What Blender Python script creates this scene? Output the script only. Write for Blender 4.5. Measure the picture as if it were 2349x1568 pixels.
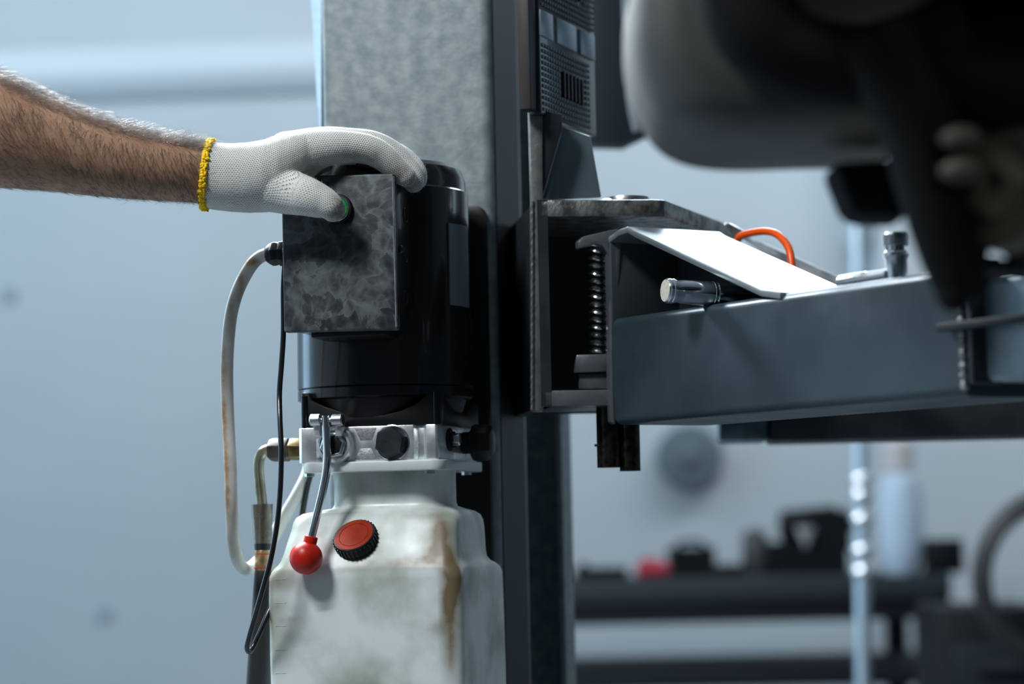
import bpy, bmesh, math, random
import numpy as np
from mathutils import Vector, Matrix
for o in list(bpy.data.objects): bpy.data.objects.remove(o)
S = bpy.context.scene
COL = S.collection
R_ = math.radians
random.seed(7); rng = np.random.default_rng(7)

# ------------------------------------------------------------------ camera
FPX = 85/36*2349
EYE = Vector((0, 0, 1.10))
pitch = math.atan(0.075); roll = math.atan(0.021)
FW = Vector((0, math.cos(pitch), math.sin(pitch)))
R0 = Vector((1, 0, 0)); U0 = Vector((0, -math.sin(pitch), math.cos(pitch)))
RT = R0*math.cos(roll) - U0*math.sin(roll)
UP = R0*math.sin(roll) + U0*math.cos(roll)
cd = bpy.data.cameras.new('camera'); cam = bpy.data.objects.new('camera', cd); COL.objects.link(cam)
m = Matrix((RT, UP, -FW)).transposed().to_4x4(); m.translation = EYE
cam.matrix_world = m
cd.lens = 85; cd.sensor_width = 36; cd.clip_start = .05; cd.clip_end = 60
cd.dof.use_dof = True; cd.dof.focus_distance = 2.42; cd.dof.aperture_fstop = 2.8
S.camera = cam

# ------------------------------------------------------------------ world, lights, exposure
w = bpy.data.worlds.new('daylight'); S.world = w; w.use_nodes = True
w.node_tree.nodes['Background'].inputs[0].default_value = (.50, .66, .80, 1)
w.node_tree.nodes['Background'].inputs[1].default_value = .07
S.view_settings.view_transform = 'Standard'; S.view_settings.look = 'None'
S.view_settings.gamma = 1; S.view_settings.exposure = 0; S.view_settings.use_curve_mapping = False

def area(name, loc, aim, sx, sy, power, col):
    l = bpy.data.lights.new(name, 'AREA'); l.shape = 'RECTANGLE'; l.size = sx; l.size_y = sy
    l.energy = power; l.color = col
    o = bpy.data.objects.new(name, l); COL.objects.link(o); o.location = loc
    o.rotation_euler = (Vector(aim)-Vector(loc)).to_track_quat('-Z', 'Y').to_euler()
    return o
area('key_lamp', (-1.22, 1.10, 3.10), (-.15, 2.45, 1.33), .5, .5, 62, (.95, .98, 1))
area('front_right_lamp', (1.15, .25, 2.0), (-.1, 2.5, 1.3), .25, .6, 3, (1, .99, .96))
area('back_lamp', (.35, 4.7, 2.85), (.05, 2.4, 1.35), 1.6, .5, 62, (.78, .90, 1))
area('back_lamp_left', (-1.15, 3.85, 2.95), (-.45, 2.36, 1.42), 1.2, .4, 260, (.85, .93, 1))
area('reflect_fill_left', (-3.9, 4.6, 1.7), (0, 3.6, 1.4), 2.2, 2.4, 78, (.45, .74, 1))  # unseen area light added for the blue reflection on the motor's left
area('reflect_fill_right', (4.1, 4.2, 1.9), (0, 2.9, 1.4), 1.0, 1.0, 8, (.55, .80, 1))  # smaller unseen light added for the reflection on the motor's right
area('wall_wash_left', (-1.6, 5.75, 3.3), (-1.2, 7.2, 2.1), 2.6, .4, 22, (.82, .94, 1))  # unseen light added to wash the left of the back wall
area('wall_wash_right', (1.6, 5.75, 3.3), (1.2, 7.2, 2.0), 2.6, .4, 44, (.86, .93, 1))  # unseen light added to wash the right of the back wall

# ------------------------------------------------------------------ pixel helpers
def ray(px, py): return FW + RT*((px-1174.5)/FPX) + UP*((784-py)/FPX)
def W(px, py, Y):
    r = ray(px, py); return EYE + r*((Y-EYE.y)/r.y)
def proj(P):
    d = Vector(P)-EYE; z = d.dot(FW)
    return 1174.5+FPX*d.dot(RT)/z, 784-FPX*d.dot(UP)/z
class Frame:
    def __init__(s, o, deg):
        s.o = Vector(o); a = R_(deg)
        s.x = Vector((math.cos(a), math.sin(a), 0)); s.y = Vector((-math.sin(a), math.cos(a), 0)); s.z = Vector((0, 0, 1))
    def P(s, x, y, z): return s.o + s.x*x + s.y*y + s.z*z
    def loc(s, p):
        d = Vector(p)-s.o; return Vector((d.dot(s.x), d.dot(s.y), d.z))
    def _h(s, px, py, n, c):
        r = ray(px, py); t = (c-(EYE-s.o).dot(n))/r.dot(n); return s.loc(EYE+r*t)
    def hy(s, px, py, y): return s._h(px, py, s.y, y)
    def hx(s, px, py, x): return s._h(px, py, s.x, x)
    def hz(s, px, py, z): return s._h(px, py, s.z, z)

# ------------------------------------------------------------------ materials
MC = {}
def pm(name, col, rough=.5, metal=0., n=None, b=None, coat=0., spec=.5, rn=None, sss=0., trans=0., stretch=None):
    """n=(scale, colour2, lo, hi) mottling; b=(scale, strength) relief; rn=(scale, rough2) gloss variation"""
    if name in MC: return MC[name]
    mt = bpy.data.materials.new(name); mt.use_nodes = True; MC[name] = mt
    nt = mt.node_tree; N = nt.nodes; L = nt.links; p = N['Principled BSDF']
    p.inputs['Base Color'].default_value = (*col, 1); p.inputs['Roughness'].default_value = rough
    p.inputs['Metallic'].default_value = metal; p.inputs['Coat Weight'].default_value = coat
    p.inputs['Specular IOR Level'].default_value = spec; p.inputs['Transmission Weight'].default_value = trans
    if sss:
        p.inputs['Subsurface Weight'].default_value = sss; p.inputs['Subsurface Scale'].default_value = .01
    tc = N.new('ShaderNodeTexCoord'); vec = tc.outputs['Object']
    if stretch:
        mp = N.new('ShaderNodeMapping'); mp.inputs['Scale'].default_value = stretch
        L.new(vec, mp.inputs[0]); vec = mp.outputs[0]
    def noise(sc, det=5):
        q = N.new('ShaderNodeTexNoise'); q.inputs['Scale'].default_value = sc; q.inputs['Detail'].default_value = det
        L.new(vec, q.inputs['Vector']); return q
    if n:
        q = noise(n[0]); r = N.new('ShaderNodeValToRGB')
        r.color_ramp.elements[0].position = n[2]; r.color_ramp.elements[1].position = n[3]
        r.color_ramp.elements[0].color = (*col, 1); r.color_ramp.elements[1].color = (*n[1], 1)
        L.new(q.outputs[0], r.inputs[0]); L.new(r.outputs[0], p.inputs['Base Color'])
    if rn:
        q = noise(rn[0]); r = N.new('ShaderNodeMapRange')
        r.inputs[1].default_value = .35; r.inputs[2].default_value = .65
        r.inputs[3].default_value = rough; r.inputs[4].default_value = rn[1]
        L.new(q.outputs[0], r.inputs[0]); L.new(r.outputs[0], p.inputs['Roughness'])
    if b:
        q = noise(b[0], 3); bp = N.new('ShaderNodeBump'); bp.inputs['Strength'].default_value = b[1]; bp.inputs['Distance'].default_value = .001
        L.new(q.outputs[0], bp.inputs['Height']); L.new(bp.outputs[0], p.inputs['Normal'])
    return mt
def attr_mix(mt, attr, col, noise_scale=120, k=1.0):
    """mixes dirt colour over a material by a baked vertex attribute broken up with noise"""
    nt = mt.node_tree; N = nt.nodes; L = nt.links; p = N['Principled BSDF']
    a = N.new('ShaderNodeAttribute'); a.attribute_name = attr
    tc = N.new('ShaderNodeTexCoord'); q = N.new('ShaderNodeTexNoise'); q.inputs['Scale'].default_value = noise_scale; q.inputs['Detail'].default_value = 6
    L.new(tc.outputs['Object'], q.inputs['Vector'])
    mr = N.new('ShaderNodeMapRange'); mr.inputs[1].default_value = .3; mr.inputs[2].default_value = .7; mr.inputs[3].default_value = .55; mr.inputs[4].default_value = 1.15
    L.new(q.outputs[0], mr.inputs[0])
    mu = N.new('ShaderNodeMath'); mu.operation = 'MULTIPLY'; mu.use_clamp = True; L.new(a.outputs['Fac'], mu.inputs[0]); L.new(mr.outputs[0], mu.inputs[1])
    m2 = N.new('ShaderNodeMath'); m2.operation = 'MULTIPLY'; m2.use_clamp = True; L.new(mu.outputs[0], m2.inputs[0]); m2.inputs[1].default_value = k
    mx = N.new('ShaderNodeMix'); mx.data_type = 'RGBA'
    src = p.inputs['Base Color'].links[0].from_socket if p.inputs['Base Color'].links else None
    if src: L.new(src, mx.inputs[6])
    else: mx.inputs[6].default_value = p.inputs['Base Color'].default_value
    mx.inputs[7].default_value = (*col, 1)
    L.new(m2.outputs[0], mx.inputs[0]); L.new(mx.outputs[2], p.inputs['Base Color'])

# ------------------------------------------------------------------ mesh builder
class MB:
    def __init__(s): s.v = []; s.f = []
    def add(s, vs, fs):
        k = len(s.v); s.v += [Vector(q) for q in vs]; s.f += [[i+k for i in f] for f in fs]; return s
    def prism(s, pts, off):
        n = len(pts); off = Vector(off); pts = [Vector(q) for q in pts]
        vs = pts+[q+off for q in pts]
        fs = [list(range(n)), list(range(2*n-1, n-1, -1))]+[[i, i+n, (i+1) % n+n, (i+1) % n] for i in range(n)]
        return s.add(vs, fs)
    def box(s, F, x0, x1, y0, y1, z0, z1):
        return s.prism([F.P(x0, y0, z0), F.P(x1, y0, z0), F.P(x1, y0, z1), F.P(x0, y0, z1)], F.y*(y1-y0))
    def rings(s, rings, cap=True, closed=False):
        n = len(rings[0]); vs = [q for r in rings for q in r]; fs = []
        m_ = len(rings)
        for i in range(m_ if closed else m_-1):
            j = (i+1) % m_
            for k in range(n): fs.append([i*n+k, i*n+(k+1) % n, j*n+(k+1) % n, j*n+k])
        if cap and not closed: fs += [list(range(n-1, -1, -1)), [(m_-1)*n+k for k in range(n)]]
        return s.add(vs, fs)
    def tube(s, pts, rad, seg=14, cap=True, smooth=0, closed=False):
        pts = [Vector(q) for q in pts]; n = len(pts)
        rad = list(rad) if hasattr(rad, '__len__') else [rad]*n
        if smooth:
            np_, nr = [], []
            for i in range(n-1):
                p0 = pts[max(i-1, 0)]; p1 = pts[i]; p2 = pts[i+1]; p3 = pts[min(i+2, n-1)]
                for k in range(smooth):
                    t = k/smooth
                    np_.append(.5*((2*p1)+(p2-p0)*t+(2*p0-5*p1+4*p2-p3)*t*t+(3*p1-p0-3*p2+p3)*t**3)); nr.append(rad[i]*(1-t)+rad[i+1]*t)
            np_.append(pts[-1]); nr.append(rad[-1]); pts, rad = np_, nr; n = len(pts)
        rs = []; t0 = (pts[1]-pts[0]).normalized()
        a = t0.cross(Vector((0, 0, 1)));
        if a.length < .1: a = t0.cross(Vector((1, 0, 0)))
        a.normalize()
        for i in range(n):
            if closed: t = (pts[(i+1) % n]-pts[i-1])
            else: t = pts[min(i+1, n-1)]-pts[max(i-1, 0)]
            t.normalize(); a = (a-t*a.dot(t)).normalized(); b = t.cross(a)
            rs.append([pts[i]+(a*math.cos(u)+b*math.sin(u))*rad[i] for u in [2*math.pi*k/seg for k in range(seg)]])
        return s.rings(rs, cap, closed)
    def lathe(s, o, ax, prof, seg=32, cap=True, phase=0.):
        o = Vector(o); ax = Vector(ax).normalized()
        a = ax.cross(Vector((0, 0, 1)))
        if a.length < .1: a = ax.cross(Vector((0, 1, 0)))
        a.normalize(); b = ax.cross(a)
        rs = [[o+ax*h+(a*math.cos(u)+b*math.sin(u))*max(r, 1e-5) for u in [phase+2*math.pi*k/seg for k in range(seg)]] for r, h in prof]
        return s.rings(rs, cap)
    def ball(s, o, r, seg=24, sc=(1, 1, 1)):
        o = Vector(o); rs = []
        for i in range(1, seg//2):
            th = math.pi*i/(seg//2)
            rs.append([o+Vector((math.sin(th)*math.cos(2*math.pi*k/seg)*r*sc[0], math.sin(th)*math.sin(2*math.pi*k/seg)*r*sc[1], -math.cos(th)*r*sc[2])) for k in range(seg)])
        return s.rings(rs)
    def build(s, name, mat, parent=None, bevel=0., sharp=38, segs=2, label=None, origin=None, mesh_hook=None, kind=None):
        if parent is not None: L = root_loc(parent)
        elif origin is not None: L = Vector(origin)
        else:
            xs = [q.x for q in s.v]; ys = [q.y for q in s.v]; L = Vector(((min(xs)+max(xs))/2, (min(ys)+max(ys))/2, min(q.z for q in s.v)))
        me = bpy.data.meshes.new(name); me.from_pydata([q-L for q in s.v], [], s.f); me.validate()
        bm = bmesh.new(); bm.from_mesh(me); bmesh.ops.recalc_face_normals(bm, faces=bm.faces)
        if bevel:
            es = [e for e in bm.edges if len(e.link_faces) == 2 and e.calc_face_angle(0) > R_(28)]
            bmesh.ops.bevel(bm, geom=es, offset=bevel, segments=segs, affect='EDGES', clamp_overlap=True, profile=.5)
        bm.to_mesh(me); bm.free()
        me.polygons.foreach_set('use_smooth', [True]*len(me.polygons)); me.set_sharp_from_angle(angle=R_(sharp))
        me.materials.append(mat)
        if mesh_hook: mesh_hook(me, L)
        o = bpy.data.objects.new(name, me); COL.objects.link(o)
        if parent is not None: o.parent = parent
        else: o.location = L
        if label: o['label'] = label
        if kind: o['kind'] = kind
        return o
def root_loc(p):
    while p.parent: p = p.parent
    return Vector(p.location)
def thing(name, label, cat, loc, group=None):
    o = bpy.data.objects.new(name, None); COL.objects.link(o); o.location = loc; o.empty_display_size = .05
    o['label'] = label; o['category'] = cat
    if group: o['group'] = group
    return o
def tag(o, label, cat, group=None):
    o['label'] = label; o['category'] = cat
    if group: o['group'] = group
    return o
def struct(o): o['kind'] = 'structure'; return o
def crom(pts, n=8):
    out = []; pts = [Vector(p) for p in pts]; N = len(pts)
    for i in range(N-1):
        p0 = pts[max(i-1, 0)]; p1 = pts[i]; p2 = pts[i+1]; p3 = pts[min(i+2, N-1)]
        for k in range(n):
            t = k/n; out.append(.5*((2*p1)+(p2-p0)*t+(2*p0-5*p1+4*p2-p3)*t*t+(3*p1-p0-3*p2+p3)*t**3))
    out.append(pts[-1]); return out
WF = Frame((0, 0, 0), 0)
def rrect(x0, x1, y0, y1, r, n=6):
    r = min(r, (x1-x0)/2-1e-4, (y1-y0)/2-1e-4); o = []
    for cx, cy, a0 in ((x1-r, y0+r, -90), (x1-r, y1-r, 0), (x0+r, y1-r, 90), (x0+r, y0+r, 180)):
        for k in range(n+1):
            a = R_(a0+90*k/n); o.append((cx+r*math.cos(a), cy+r*math.sin(a)))
    return o

# ------------------------------------------------------------------ setting
M_wall = pm('wall_paint', (.52, .585, .62), .75, n=(1.1, (.45, .515, .555), .35, .75), b=(60, .1))
M_trim = pm('rail_paint', (.62, .70, .76), .55)
M_floor = pm('floor_concrete', (.16, .18, .20), .45, n=(5, (.10, .115, .13), .4, .7))
M_ceil = pm('ceiling_paint', (.25, .27, .29), .8)
b = MB(); b.box(WF, -4, 4.2, 7.2, 7.35, 0, 3.6); struct(b.build('wall_back', M_wall))
b = MB(); b.box(WF, -4.15, -4, -1.2, 7.35, 0, 3.6); struct(b.build('wall_left', M_wall))
b = MB(); b.box(WF, 4.2, 4.35, -1.2, 7.35, 0, 3.6); struct(b.build('wall_right', pm('dark_wall', (.10, .115, .13), .8)))
b = MB(); b.box(WF, -4.15, 4.35, -1.2, 7.35, -.12, 0); struct(b.build('floor', M_floor))
b = MB(); b.box(WF, -4.15, 4.35, -1.2, 7.35, 3.6, 3.72); struct(b.build('ceiling', M_ceil))
zt = W(300, 185, 7.12).z
# long moulded rail along the back wall, left of the lift column
b = MB()
prof = [(7.2, zt+.075), (7.165, zt+.075), (7.15, zt+.055), (7.13, zt+.02), (7.13, zt-.025), (7.15, zt-.05), (7.165, zt-.075), (7.2, zt-.08)]
for X0, X1 in ((-4, -.3),):
    b.prism([Vector((X0, y, z+.0)) for y, z in prof], Vector((X1-X0, 0, .055)))
struct(b.build('trim_1', M_trim, bevel=.004))

zt2 = W(300, 143, 7.16).z
b = MB(); b.prism([Vector((-4, 7.2, zt2-.015)), Vector((-4, 7.165, zt2-.011)), Vector((-4, 7.165, zt2+.011)), Vector((-4, 7.2, zt2+.015))], Vector((3.7, 0, .055)))
struct(b.build('trim_4', pm('dark_strip_paint', (.30, .37, .42), .6), bevel=.003))  # thin strip above the rail, darker than the wall paint
# ------------------------------------------------------------------ lift column + power unit frame
UN = Frame((-.135, 2.555, 0), -14)
M_galv = pm('column_paint', (.165, .21, .23), .48, .2, n=(62, (.27, .32, .335), .34, .68), b=(260, .4), rn=(40, .62), spec=.3)
M_dark = pm('dark_steel', (.035, .042, .048), .42, .6, rn=(30, .6))
M_black = pm('black_enamel', (.005, .006, .007), .22, 0, rn=(12, .34), coat=.3)
M_blackr = pm('black_plastic', (.007, .008, .009), .45, spec=.28)
M_steel = pm('bright_steel', (.55, .58, .60), .24, 1, rn=(60, .38), b=(200, .05))
M_chrome = pm('chrome', (.72, .76, .80), .09, 1, rn=(25, .16))
M_alu = pm('machined_aluminium', (.88, .90, .91), .22, .85, rn=(35, .42), b=(120, .06))
M_castalu = pm('cast_aluminium', (.42, .44, .45), .6, .8, b=(500, .5), n=(300, (.3, .31, .32), .4, .6))

cyf = .115
xl = UN.hy(737, 300, cyf).x; xr = UN.hy(1147, 1300, cyf).x
ylip = UN.hx(1207, 1300, xr).y; yb0 = UN.hx(1296, 1400, xr).y; yb1 = UN.hx(1322, 1400, xr).y
lift = thing('lift_column', 'tall grey painted steel post of the car lift behind the pump unit', 'lift column', UN.P((xl+xr)/2, (cyf+yb1)/2, 0))
b = MB(); b.box(UN, xr-.0005, xr+.0012, cyf+.014, ylip-.001, .03, 2.59); b.build('flank_shade_strip', pm('flank_shade', (.015, .021, .024), .5, spec=.2), lift, label='dark strip standing for shade on the flank beside the opening')  # dark strip laid on the flank as painted shade
b = MB(); t = .006; rc = .011
def colring(z):
    o = []
    def arc(cx, cy, r, a0, a1, n=6):
        for k in range(n+1):
            a = R_(a0+(a1-a0)*k/n); o.append((cx+r*math.cos(a), cy+r*math.sin(a)))
    # outer run: front lip -> front face -> left web -> back face -> back lip, then inner run back
    o.append((xr, ylip)); arc(xr-rc, cyf+rc, rc, 0, -90); arc(xl+rc, cyf+rc, rc, -90, -180)
    arc(xl+rc, yb1-rc, rc, 180, 90); arc(xr-rc, yb1-rc, rc, 90, 0); o.append((xr, yb0)); o.append((xr-t, yb0))
    arc(xr-rc, yb1-rc, rc-t, 0, 90); arc(xl+rc, yb1-rc, rc-t, 90, 180); arc(xl+rc, cyf+rc, rc-t, 180, 270); arc(xr-rc, cyf+rc, rc-t, -90, 0)
    o.append((xr-t, ylip))
    return [UN.P(x, y, z) for x, y in o]
zs = [0, .9, 1.3, 1.6, 2.6]
b.rings([colring(z) for z in zs]); b.build('post', M_galv, lift)
b = MB(); b.box(UN, xr-.014, xr+.001, ylip-.0, ylip+.010, .05, 2.6); b.build('guide_rail', pm('rail_edge', (.16, .19, .21), .35, .8), lift, bevel=.002, label='grey lip along the open side of the post')
b = MB(); b.box(UN, xl-.06, xr+.05, cyf-.04, yb1+.05, 0, .018); b.build('base_plate', M_dark, lift, bevel=.003)
# pale cover strip on the far left flank
b = MB(); pts = []
for k in range(13):
    u = k/12; py = -60+u*352; pts.append((706+24*u**.7 + (3 if k > 10 else 0), py))
L1 = [W(a, c, 2.76) for a, c in pts]; L2 = [W(737, c, 2.70) for a, c in pts]
for i in range(12):
    b.prism([L1[i], L2[i], L2[i+1], L1[i+1]], Vector((.004, .006, 0)))
b.build('side_cover', pm('pale_cover', (.22, .31, .38), .35), lift, label='pale blue cover strip on the left flank of the post')

# ------------------------------------------------------------------ hydraulic power unit
un = thing('hydraulic_power_unit', 'black electric pump motor with control box over a stained white oil tank', 'hydraulic unit', UN.P(0, 0, UN.hy(800, 1568, -.09).z-.16))
def un_z(px, py, y): return UN.hy(px, py, y).z
R = .0925
zc_top = un_z(1000, 358, -.06); zc_seam = un_z(880, 419, -R); z_rim = un_z(860, 882, -R); z_bot = un_z(870, 910, -R)
b = MB()
b.lathe(UN.P(0, 0, 0), (0, 0, 1), [(R-.004, z_bot), (R, z_bot+.002), (R, z_rim-.001), (R-.0015, z_rim), (R, z_rim+.001), (R-.001, zc_seam-.001), (R-.002, zc_seam)], 64)
b.build('motor', M_black, un, sharp=30, label='glossy black cylindrical electric motor')
mot = un.children[0] if un.children else None
b = MB()
b.lathe(UN.P(0, 0, 0), (0, 0, 1), [(R-.002, zc_seam), (R-.003, zc_seam+.002), (R-.004, zc_top-.016), (R-.008, zc_top-.006), (R-.015, zc_top-.001), (R-.028, zc_top), (.001, zc_top)], 64)
b.box(Frame(UN.P(0, 0, 0), -14), .0, .03, -R+.002, -R+.02, zc_top-.012, zc_top+.002)
b.build('motor_cap', M_black, un, sharp=30)
# end bell below motor
b = MB(); b.lathe(UN.P(0, 0, 0), (0, 0, 1), [(.05, z_bot-.036), (.066, z_bot-.032), (.080, z_bot-.018), (.086, z_bot+.002)], 48)
b.build('end_bell', M_blackr, un)
z_mt = un_z(850, 976, -.078)
# casting skirt with the concave upper edge
b = MB(); pl = -.078
out = [(692, 900), (708, 900), (714, 918), (745, 932), (790, 946), (835, 953), (880, 951), (920, 941), (955, 925), (980, 903), (1010, 900), (1010, 972), (692, 980)]
b.prism([UN.P(*UN.hy(a, c, pl)) for a, c in out], UN.y*.014)
xR = UN.hy(1010, 940, pl).x
z0, z1 = UN.hy(1010, 972, pl).z, UN.hy(1010, 902, pl).z
b.prism([UN.P(xR-.012, pl+.01, z1), UN.P(xR-.012, -.02, z1-.016), UN.P(xR-.012, .02, z1-.016), UN.P(xR-.012, .075, z1), UN.P(xR-.012, .075, z0), UN.P(xR-.012, pl+.01, z0)], UN.x*.012)
xL = UN.hy(692, 940, pl).x
b.prism([UN.P(xL, pl+.01, z1), UN.P(xL, -.02, z1-.016), UN.P(xL, .02, z1-.016), UN.P(xL, .075, z1), UN.P(xL, .075, z0), UN.P(xL, pl+.01, z0)], UN.x*.012)
b.build('motor_foot', M_blackr, un, bevel=.0015)
for px in (699, 1000):
    h = UN.hy(px, 940, pl); b = MB(); b.lathe(UN.P(h.x, pl+.002, z0), (0, 0, 1), [(.0042, 0), (.0042, z1-z0+.002)], 20)
    b.build('stud', pm('black_metal', (.03, .035, .04), .25, .9), un)
# label on motor right flank
b = MB(); zA, zB = UN.hy(1050, 700, -.03).z, UN.hy(1050, 513, -.03).z; rs = []
for z in (zA, zB):
    pass
def flank_angle(px, py):
    best = None
    for k in range(400):
        a = -math.pi/2+k/400*math.pi/2+0.0
        P = UN.P(R*math.cos(a), R*math.sin(a), (zA+zB)/2); q = proj(P)[0]
        if best is None or abs(q-px) < best[0]: best = (abs(q-px), a)
    return best[1]
a0, a1 = flank_angle(1030, 600), flank_angle(1076, 600)
rs = []
for k in range(13):
    a = a0+(a1-a0)*k/12; rr = R+.0012; r2 = R-.0005
    c, s_ = math.cos(a), math.sin(a)
    rs.append([UN.P(rr*c, rr*s_, zA), UN.P(rr*c, rr*s_, zB), UN.P(r2*c, r2*s_, zB), UN.P(r2*c, r2*s_, zA)])
b.rings(rs); b.build('name_plate', pm('plate_grey', (.20, .25, .28), .45, .2), un, label='plain grey rating plate on the right flank of the motor')

# mounting plate added between motor and lift post to darken the column
b = MB(); qa = UN.hy(1112, 470, cyf-.012); qb = UN.hy(1112, 1500, cyf-.012)
b.rings([[UN.P(x, y, z) for x, z in rrect(-.06, qa.x, qb.z, qa.z, .012, 5)] for y in (cyf-.012, cyf-.001)])
for zz_ in (z_bot+.03, zc_seam-.05): b.box(UN, -.03, .03, .07, cyf-.010, zz_-.02, zz_+.02)
b.build('shade_mount_plate', M_blackr, un, bevel=.0015)
# manifold block
pm_ = -.080
MBk = pm_
bl = UN.hy(684, 1066, MBk); br = UN.hy(1004, 1051, MBk); tl = UN.hy(684, 983, MBk); tr = UN.hy(1000, 971, MBk)
gx0, gx1 = UN.hy(951, 1010, MBk).x, UN.hy(975, 1010, MBk).x
def blk(z): return [UN.P(x, y, z) for x, y in [(bl.x, MBk+.004), (bl.x+.004, MBk+.0), (bl.x+.020, MBk), (bl.x+.024, MBk+.006), (bl.x+.034, MBk+.006), (bl.x+.038, MBk), (gx0-.001, MBk), (gx0+.002, MBk+.006), (gx1-.002, MBk+.006), (gx1+.001, MBk), (br.x-.002, MBk), (br.x, MBk+.002), (br.x, .075), (bl.x, .075)]]
zb_, zt_ = (bl.z+br.z)/2, (tl.z+tr.z)/2
b = MB(); b.rings([blk(zb_), blk(zt_)]); man = b.build('manifold_block', M_alu, un, bevel=.0007, sharp=25, label='silver machined aluminium pump block')
def disc(name, px, py, y, prof, mat, parent, seg=32, phase=0., off=(0, 0), label=None, ax=None, bevel=0, sharp=30):
    h = UN.hy(px, py, y); b = MB(); b.lathe(UN.P(*h), ax or -UN.y, prof, seg, phase=phase); return b.build(name, mat, parent, sharp=sharp, bevel=bevel, label=label)
px2m = .000447
# recessed cast pockets
for poly in ([(813, 982), (864, 980), (853, 1009), (826, 1010)], [(826, 1028), (852, 1027), (864, 1052), (812, 1054)]):
    b = MB(); b.prism([UN.P(*UN.hy(a, c, MBk-.0006)) for a, c in poly], UN.y*.002); b.build('cast_pocket', M_castalu, man, bevel=.0015)
disc('spot_face', 900, 1015, MBk, [(.0185, -.002), (.0185, .0005), (.0175, .0009), (.0165, .0005)], pm('spotface', (.74, .76, .78), .2, 1), man)
hexm = pm('dark_hex', (.05, .055, .06), .38, .9, rn=(80, .5))
disc('hex_plug', 898, 1015, MBk, [(.0167, 0), (.0167, .0065), (.0150, .0085), (.0148, .0086), (.002, .0084)], hexm, man, 6, phase=.35, label='dark hexagonal plug', sharp=25)
# valve boss behind the lever
hb = UN.hy(772, 1021, MBk)
b = MB(); b.lathe(UN.P(hb.x, MBk, hb.z), -UN.y, [(.0195, -.003), (.0195, .005), (.0175, .010), (.0150, .0105), (.0150, .006)], 40); b.build('valve_boss', M_alu, man)
b = MB(); b.lathe(UN.P(hb.x, MBk, hb.z), -UN.y, [(.0145, 0), (.0145, .0125), (.0125, .014), (.0105, .014), (.0105, .008)], 6, phase=.2); b.build('valve_nut', M_steel, man, bevel=.0006)
b = MB(); b.lathe(UN.P(hb.x, MBk, hb.z), -UN.y, [(.0108, 0), (.0108, .0125), (.009, .0135), (.001, .0125)], 32); b.build('valve_core', M_blackr, man)
# lever yoke
yk = MBk-.013
lev = None
b = MB()
lp = [(747, 953), (748.5, 985), (750, 1020), (751, 1048), (748, 1085), (738, 1135), (724, 1192), (713, 1238)]
ly = [yk-.006, yk-.006, yk-.006, yk-.006, yk-.010, yk-.016, yk-.024, yk-.030]
b.tube([UN.P(*UN.hy(a, c, y)) for (a, c), y in zip(lp, ly)], .0043, 20, smooth=8)
lev = b.build('release_lever', M_chrome, un, label='bent chrome lever with a red ball on its end')
for (xa, xb_) in ((712, 737), (761, 787)):
    A = UN.P(*UN.hy(xa, 963.5, yk-.005)); B = UN.P(*UN.hy(xb_, 962.5, yk-.005)); d = (B-A).normalized(); Ln = (B-A).length
    b = MB(); b.lathe(A, d, [(.0048, 0), (.0062, .0012), (.0062, Ln-.0012), (.0052, Ln)], 24); b.build('pivot_pin', M_steel, lev)
A = UN.P(*UN.hy(720, 963.5, yk-.005)); B = UN.P(*UN.hy(780, 962.5, yk-.005))
b = MB(); b.tube([A, B], .0028, 12); b.build('pivot_pin', M_steel, lev)
b = MB()
for px in (728, 778):
    h0 = UN.hy(px, 963, yk); h1 = UN.hy(px, 1000, yk)
    b.box(UN, h0.x-.0035, h0.x+.0035, yk-.004, MBk+.001, h1.z, h0.z)
b.build('lever_yoke', M_alu, man, bevel=.001)
bc = UN.P(*UN.hy(702, 1279, yk-.032)); nk = UN.P(*UN.hy(712, 1240, yk-.0305))
b = MB(); b.ball(bc, .0168, 40)
ax = (nk-bc).normalized()
M_red = pm('red_knob', (.50, .012, .004), .32, 0, spec=.35, rn=(60, .45), n=(90, (.38, .010, .004), .4, .7))
kb = b.build('ball_knob', M_red, lev, label='glossy red ball knob')
b = MB(); b.lathe(bc+ax*.013, ax, [(.0068, 0), (.0068, .0085), (.006, .0095), (.002, .0095)], 24); b.build('knob_collar', M_red, kb)

# right side fittings of the block
hr = UN.hx(1030, 1008, br.x)
b = MB(); b.lathe(UN.P(br.x, hr.y, hr.z), UN.x, [(.012, -.001), (.012, .002), (.0085, .003), (.0085, .006)], 28); b.build('port_ring', M_blackr, man)
b = MB(); b.lathe(UN.P(br.x, hr.y, hr.z), UN.x, [(.0068, .002), (.0068, .010), (.006, .012), (.001, .012)], 6, phase=.5); b.build('small_hex_plug', M_steel, man, bevel=.0005)
hk = UN.hx(1085, 1015, br.x+.012)
b = MB(); b.lathe(UN.P(br.x, hk.y, hk.z), UN.x, [(.012, 0), (.012, .010), (.0185, .011), (.0195, .014), (.0195, .028), (.017, .033), (.001, .034)], 6, phase=.52)
b.build('black_hex_cap', M_blackr, un, bevel=.0015)
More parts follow.
